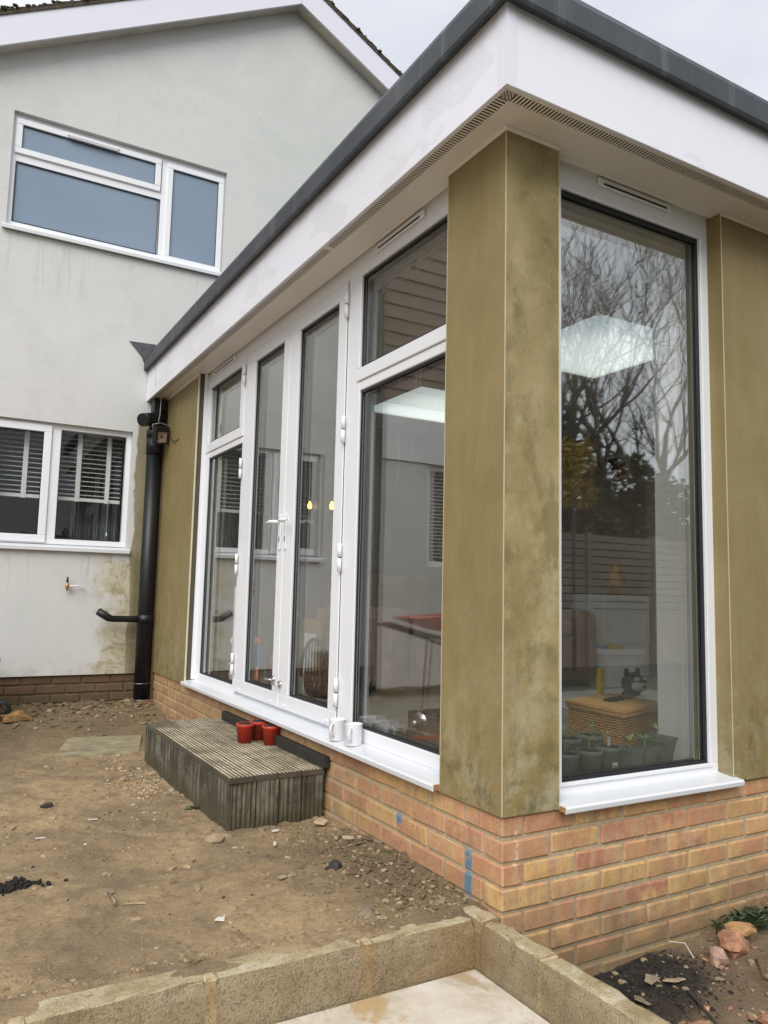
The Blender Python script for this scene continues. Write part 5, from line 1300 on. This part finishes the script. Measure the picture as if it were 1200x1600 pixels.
scatter(800, lambda r: (lambda t: (t, r.uniform(-.6, .0)))(r.uniform(.03, 1.6)), .003, .016, low_h, ['rubble', 'gravel_grey', 'soil_low', 'soil_low', 'terracotta'], 'rubble', 'broken clods over the lower clay bed', 7)
scatter(2600, lambda r: (r.gauss(.46, .13), min(-.002, r.gauss(-.12, .09))), .002, .009, low_h, ['compost', 'compost', 'compost', 'stone_dark'], 'compost_crumbs', 'black compost spilled at the foot of the end wall', 8)
# end bed: rocks, leaves, roots, weeds
stone((.93, -.135, -.505), (.070, .050, .034), 'terracotta', 'broken orange terracotta lump against the end wall', seed=22, rz=.7)
stone((.82, -.16, -.520), (.050, .030, .030), 'pink_rock', 'pinkish-white rock beside the terracotta lump', seed=25, rz=.9)
stone((1.01, -.11, -.480), (.060, .030, .022), 'stone_brown', 'brown curved shard lying on the terracotta lump', seed=27, rz=-.4)
stone((.44, -.36, -.575), (.085, .045, .018), 'terracotta', 'flat orange tile fragment beside the block wall', seed=29, rz=.3)
stone((.69, -.48, -.545), (.07, .05, .02), 'terracotta', 'flat orange tile fragment at the right of the lower bed', seed=31, rz=-.3)
for i, (xx, yy, lb) in enumerate(((.50, -.15, 'grey curled dead leaf on the black compost, nearest the brick wall'), (.40, -.20, 'grey dead leaf on the compost beside the block wall'), (.55, -.20, 'small pale dead leaf between compost and clay'))):
    shard((xx, yy, low_h(xx, yy) + .012), [(-.035, 0), (-.02, -.020), (.0, -.012), (.022, -.022), (.04, .002), (.02, .018), (.0, .028), (-.015, .014)], 'gravel_grey' if i != 2 else 'gravel_pale', lb, .003, rx=.25, rz=i * 1.3, cat='leaf', name='dead_leaf')
mk('root', tube(bmesh.new(), [(.56, -.22, -.528), (.53, -.30, -.532), (.50, -.38, -.545), (.44, -.50, -.555)], .005, 6), 'stone_dark', None, 'thin dark root crossing the lower bed', 'root')
mk('root', tube(bmesh.new(), [(.88, -.26, -.500), (.80, -.34, -.505), (.83, -.46, -.512), (.78, -.52, -.52)], .006, 6), 'wood_dark', None, 'knotted brown root at the right of the lower bed', 'root')
mk('plant_tie', tube(bmesh.new(), [(.70, -.05, -.485), (.76, -.07, -.495), (.73, -.13, -.515)], .0016, 5), 'chip_white', None, 'white plastic tie poking from the compost', 'tie')
def tuft(name, loc, n_, l0, l1, wd, mat, label, cat, seed, spread=.06, up=.9):
    rr = random.Random(seed); bm = bmesh.new()
    for i in range(n_):
        an = rr.uniform(0, 6.28); b = Vector(loc) + Vector((rr.gauss(0, spread), rr.gauss(0, spread * .5), 0)); l = rr.uniform(l0, l1); d = Vector((math.cos(an), math.sin(an), up * rr.uniform(.4, 1.4))).normalized(); s_ = d.cross(Vector((0, 0, 1))).normalized() * wd
        m_ = b + d * l * .55; t_ = b + d * l - Vector((0, 0, l * .2)); v = [bm.verts.new(q_) for q_ in (b - s_ * .3, m_ - s_, t_, m_ + s_, b + s_ * .3)]
        bm.faces.new(v)
    return mk(name, bm, mat, None, label, cat)
tuft('weed', (-.472, 1.70, -.335), 46, .015, .045, .006, 'weed', 'small green weed against the side of the step', 'weed', 1, .016)
tuft('weed', (1.16, -.05, -.505), 190, .03, .10, .006, 'weed_dark', 'dark green weeds growing at the foot of the end wall', 'weed', 2, .075)
tuft('weed', (1.33, -.15, -.49), 190, .03, .10, .006, 'weed_dark', 'dark green weeds spilling over the lower bed at the right edge', 'weed', 3, .08)

# trolley at the left edge
tl = thing('garden_trolley', 'grey metal garden trolley with black wheels by the house wall', 'trolley', (-1.42, 4.36, -.27))
bm = bmesh.new(); tube(bm, [(-1.185 - .20, 4.36, .18 - .02), (-1.185 - .20, 4.36, -.09)], [.215, .185], 28); mk('drum', bm, 'grey_metal', tl)
for wx in (-1.12, -1.66):
    bm = bmesh.new(); lathe(bm, [(.030, -.014), (.052, -.016), (.060, -.008), (.060, .008), (.052, .016), (.030, .014)], (wx - .025, 4.30, -.195), 24, 'y'); mk('wheel', bm, 'black', tl)
    mk('axle_bracket', tube(bmesh.new(), [(wx - .025, 4.32, -.195), (wx - .07, 4.34, -.08)], .009, 8), 'grey_metal', tl)
# red wheelbarrow left of the picture, mirrored in the side window
wb = thing('wheelbarrow', 'red wheelbarrow standing on the soil in front of the neighbouring wing', 'wheelbarrow', (-2.05, 3.5, -.33))
bm = bmesh.new(); A_ = [(-2.45, 3.25, .56), (-1.56, 3.30, .50), (-1.56, 3.70, .50), (-2.45, 3.75, .56)]; B_ = [(-2.30, 3.36, .34), (-1.85, 3.38, .40), (-1.85, 3.62, .40), (-2.30, 3.66, .34)]
a = [bm.verts.new(p) for p in A_]; b = [bm.verts.new(p) for p in B_]
for k in range(4): bm.faces.new((a[k], a[(k + 1) % 4], b[(k + 1) % 4], b[k]))
bm.faces.new(b); mk('barrow_tray', bm, 'red', wb)
bm = bmesh.new()
for yy in (3.36, 3.64): tube(bm, [(-1.30, yy, .47), (-1.75, yy, .36), (-2.25, yy, .20), (-2.62, 3.5, -.14)], .014, 8); tube(bm, [(-1.90, yy, .33), (-1.85, yy, -.33)], .012, 8)
mk('barrow_frame', bm, 'black', wb)
mk('wheel', lathe(bmesh.new(), [(.10, -.03), (.15, -.035), (.18, -.02), (.18, .02), (.15, .035), (.10, .03)], (-2.62, 3.5, -.15), 24, 'y'), 'black', wb)

# ================================================================ garden behind the camera (seen in the glass)
def fence():
    f_ = thing('garden_fence', 'pale slatted timber fence across the end of the garden', 'fence', (9, -8.9, -.62))
    s0 = None
    for p in range(13):
        for k in range(10):
            loc = (1.0 + p * 1.85, -8.9, .50 + k * .145)
            if s0 is None: s0 = mk('slat', box(-.90, .90, -.011, .011, 0, .125), 'fence', f_, origin=(0, 0, 0)); WLOC[s0] = Vector(loc); s0.location = Vector(loc) - WLOC[f_]
            else: inst(s0, loc, f_)
    p0 = None
    for p in range(14):
        loc = (.07 + p * 1.85, -8.88, -.62)
        if p0 is None: p0 = mk('post', box(-.05, .05, -.05, .05, 0, 2.6), 'fence', f_, origin=(0, 0, 0)); WLOC[p0] = Vector(loc); p0.location = Vector(loc) - WLOC[f_]
        else: inst(p0, loc, f_)
    mk('gravel_board', box(0, 25, -8.93, -8.90, -.62, .48), 'fence', f_)
fence()
def leafcloud(bm, n_, f, s0, s1, rr):
    for i in range(n_):
        c = f(rr)
        if c is None: continue
        u = Vector((rr.gauss(0, 1), rr.gauss(0, 1), rr.gauss(0, 1))).normalized(); v = u.orthogonal().normalized(); s_ = rr.uniform(s0, s1)
        bm.faces.new([bm.verts.new(c + q_) for q_ in (-u * s_, v * s_ * .5, u * s_, -v * s_ * .5)])
def ball(c, r, amp=.35):
    c = Vector(c)
    def f(rr):
        d = Vector((rr.gauss(0, 1), rr.gauss(0, 1), rr.gauss(0, 1))).normalized(); k = .45 + .55 * rr.random() ** .4
        k *= 1 + amp * mn.noise(d * 2.2 + c)
        if mn.noise(d * 4 + c * 2) < -.28: return None
        return c + Vector((d.x * r[0], d.y * r[1], d.z * r[2])) * k
    return f
def evergreen(x, y, h, w_, label, seed):
    t = thing('evergreen_tree', label, 'tree', (x, y, -.62), 'evergreens beyond the fence'); rr = random.Random(seed)
    mk('trunk', tube(bmesh.new(), [(x, y, -.62), (x + .1, y, h * .6)], [.16, .05], 8), 'bark', t)
    bm = bmesh.new()
    for k in range(7): leafcloud(bm, 1300, ball((x + rr.uniform(-.4, .4) * w_, y + rr.uniform(-.3, .3), .6 + (h - 1.2) * k / 6), (w_ * (1.05 - k * .09), w_ * .8, h * .17)), .04, .12, rr)
    mk('crown', bm, 'evergreen', t)
for i, (x, y, h, w_, lb) in enumerate(((7.6, -10.3, 4.7, 1.3, 'dark evergreen beyond the fence, mirrored at the post side of the end window'), (9.4, -10.6, 4.9, 1.4, 'tallest dark evergreen beyond the fence'), (11.3, -10.4, 3.9, 1.2, 'lower dark evergreen right of the tallest one'), (5.6, -10.5, 4.3, 1.3, 'dark evergreen at the far side of the garden'), (13.4, -10.8, 3.6, 1.4, 'broad evergreen at the corner of the garden'))):
    evergreen(x, y, h, w_, lb, 20 + i)
rr = random.Random(77); bm = bmesh.new()
for k in range(26): leafcloud(bm, 700, ball((1.5 + k * .75, -9.6, 1.6 + .25 * math.sin(k * 1.7)), (.65, .45, .75)), .03, .09, rr)
mk('hedge', bm, 'hedge', None, 'brown winter hedge behind the slatted fence', 'hedge')
t = thing('yellow_shrub', 'yellow-leaved shrub growing above the slatted fence', 'shrub', (8.4, -8.3, -.62))
bm = bmesh.new(); leafcloud(bm, 900, ball((8.35, -8.35, 3.1), (.28, .3, .55)), .02, .06, rr); leafcloud(bm, 500, ball((8.75, -8.35, 3.2), (.18, .2, .5)), .02, .06, rr); leafcloud(bm, 800, ball((8.5, -8.35, 2.6), (.5, .3, .3)), .02, .06, rr); mk('crown', bm, 'shrub_yellow', t)
mk('stem', tube(bmesh.new(), [(8.45, -8.35, -.62), (8.45, -8.35, 2.6)], .03, 6), 'bark', t)
def bare_tree(x, y, h, seed, label, lean=0.0, r0=.16):
    rr = random.Random(seed); t = thing('bare_tree', label, 'tree', (x, y, -.62), 'bare trees beyond the fence')
    trunk = bmesh.new(); tw_ = bmesh.new()
    def grow(bm_, p, d, l, r, lev):
        pts, rad = [p], [r]; n_ = 5 if lev < 2 else 4; q_ = p.copy(); dd = d.copy()
        for i in range(n_):
            dd = (dd + Vector((rr.gauss(0, .13), rr.gauss(0, .13), rr.gauss(.05, .07)))).normalized(); q_ = q_ + dd * l / n_; pts.append(q_.copy()); rad.append(r * (1 - .62 * (i + 1) / n_))
        tube(bm_, pts, rad, 7 if lev == 0 else (5 if lev < 3 else 3), caps=False)
        if lev >= 5: return
        kids = (5, 5, 4, 3, 1)[lev]
        for k in range(kids):
            i = rr.randint(2 if lev == 0 else 1, n_); b = pts[i]; ax = dd.orthogonal(); ax.rotate(Matrix.Rotation(rr.uniform(0, 6.28), 3, dd)); nd = dd.copy(); nd.rotate(Matrix.Rotation(rr.uniform(.35, .95), 3, ax.normalized())); nd.z += .28
            grow(tw_ if lev >= 1 else trunk, b, nd.normalized(), l * rr.uniform(.50, .76), max(.010, rad[i] * rr.uniform(.55, .8)), lev + 1)
    grow(trunk, Vector((x, y, -.62)), Vector((lean, 0, 1)).normalized(), h * .55, r0, 0)
    mk('trunk', trunk, 'bark', t); mk('crown', tw_, 'bark', t)
bare_tree(8.6, -11.2, 11.5, 5, 'tall bare tree mirrored next to the corner post', .03, .17)
bare_tree(10.3, -11.8, 11.0, 9, 'bare tree with a forked trunk in the middle of the reflection', .10, .20)
bare_tree(12.6, -11.5, 10.0, 14, 'bare tree mirrored toward the right side of the end window', -.06, .17)
bare_tree(14.8, -12.5, 10.5, 21, 'bare tree at the outer corner of the garden', 0, .18)
bare_tree(6.3, -12.2, 10.5, 33, 'bare tree behind the left part of the fence', 0, .18)
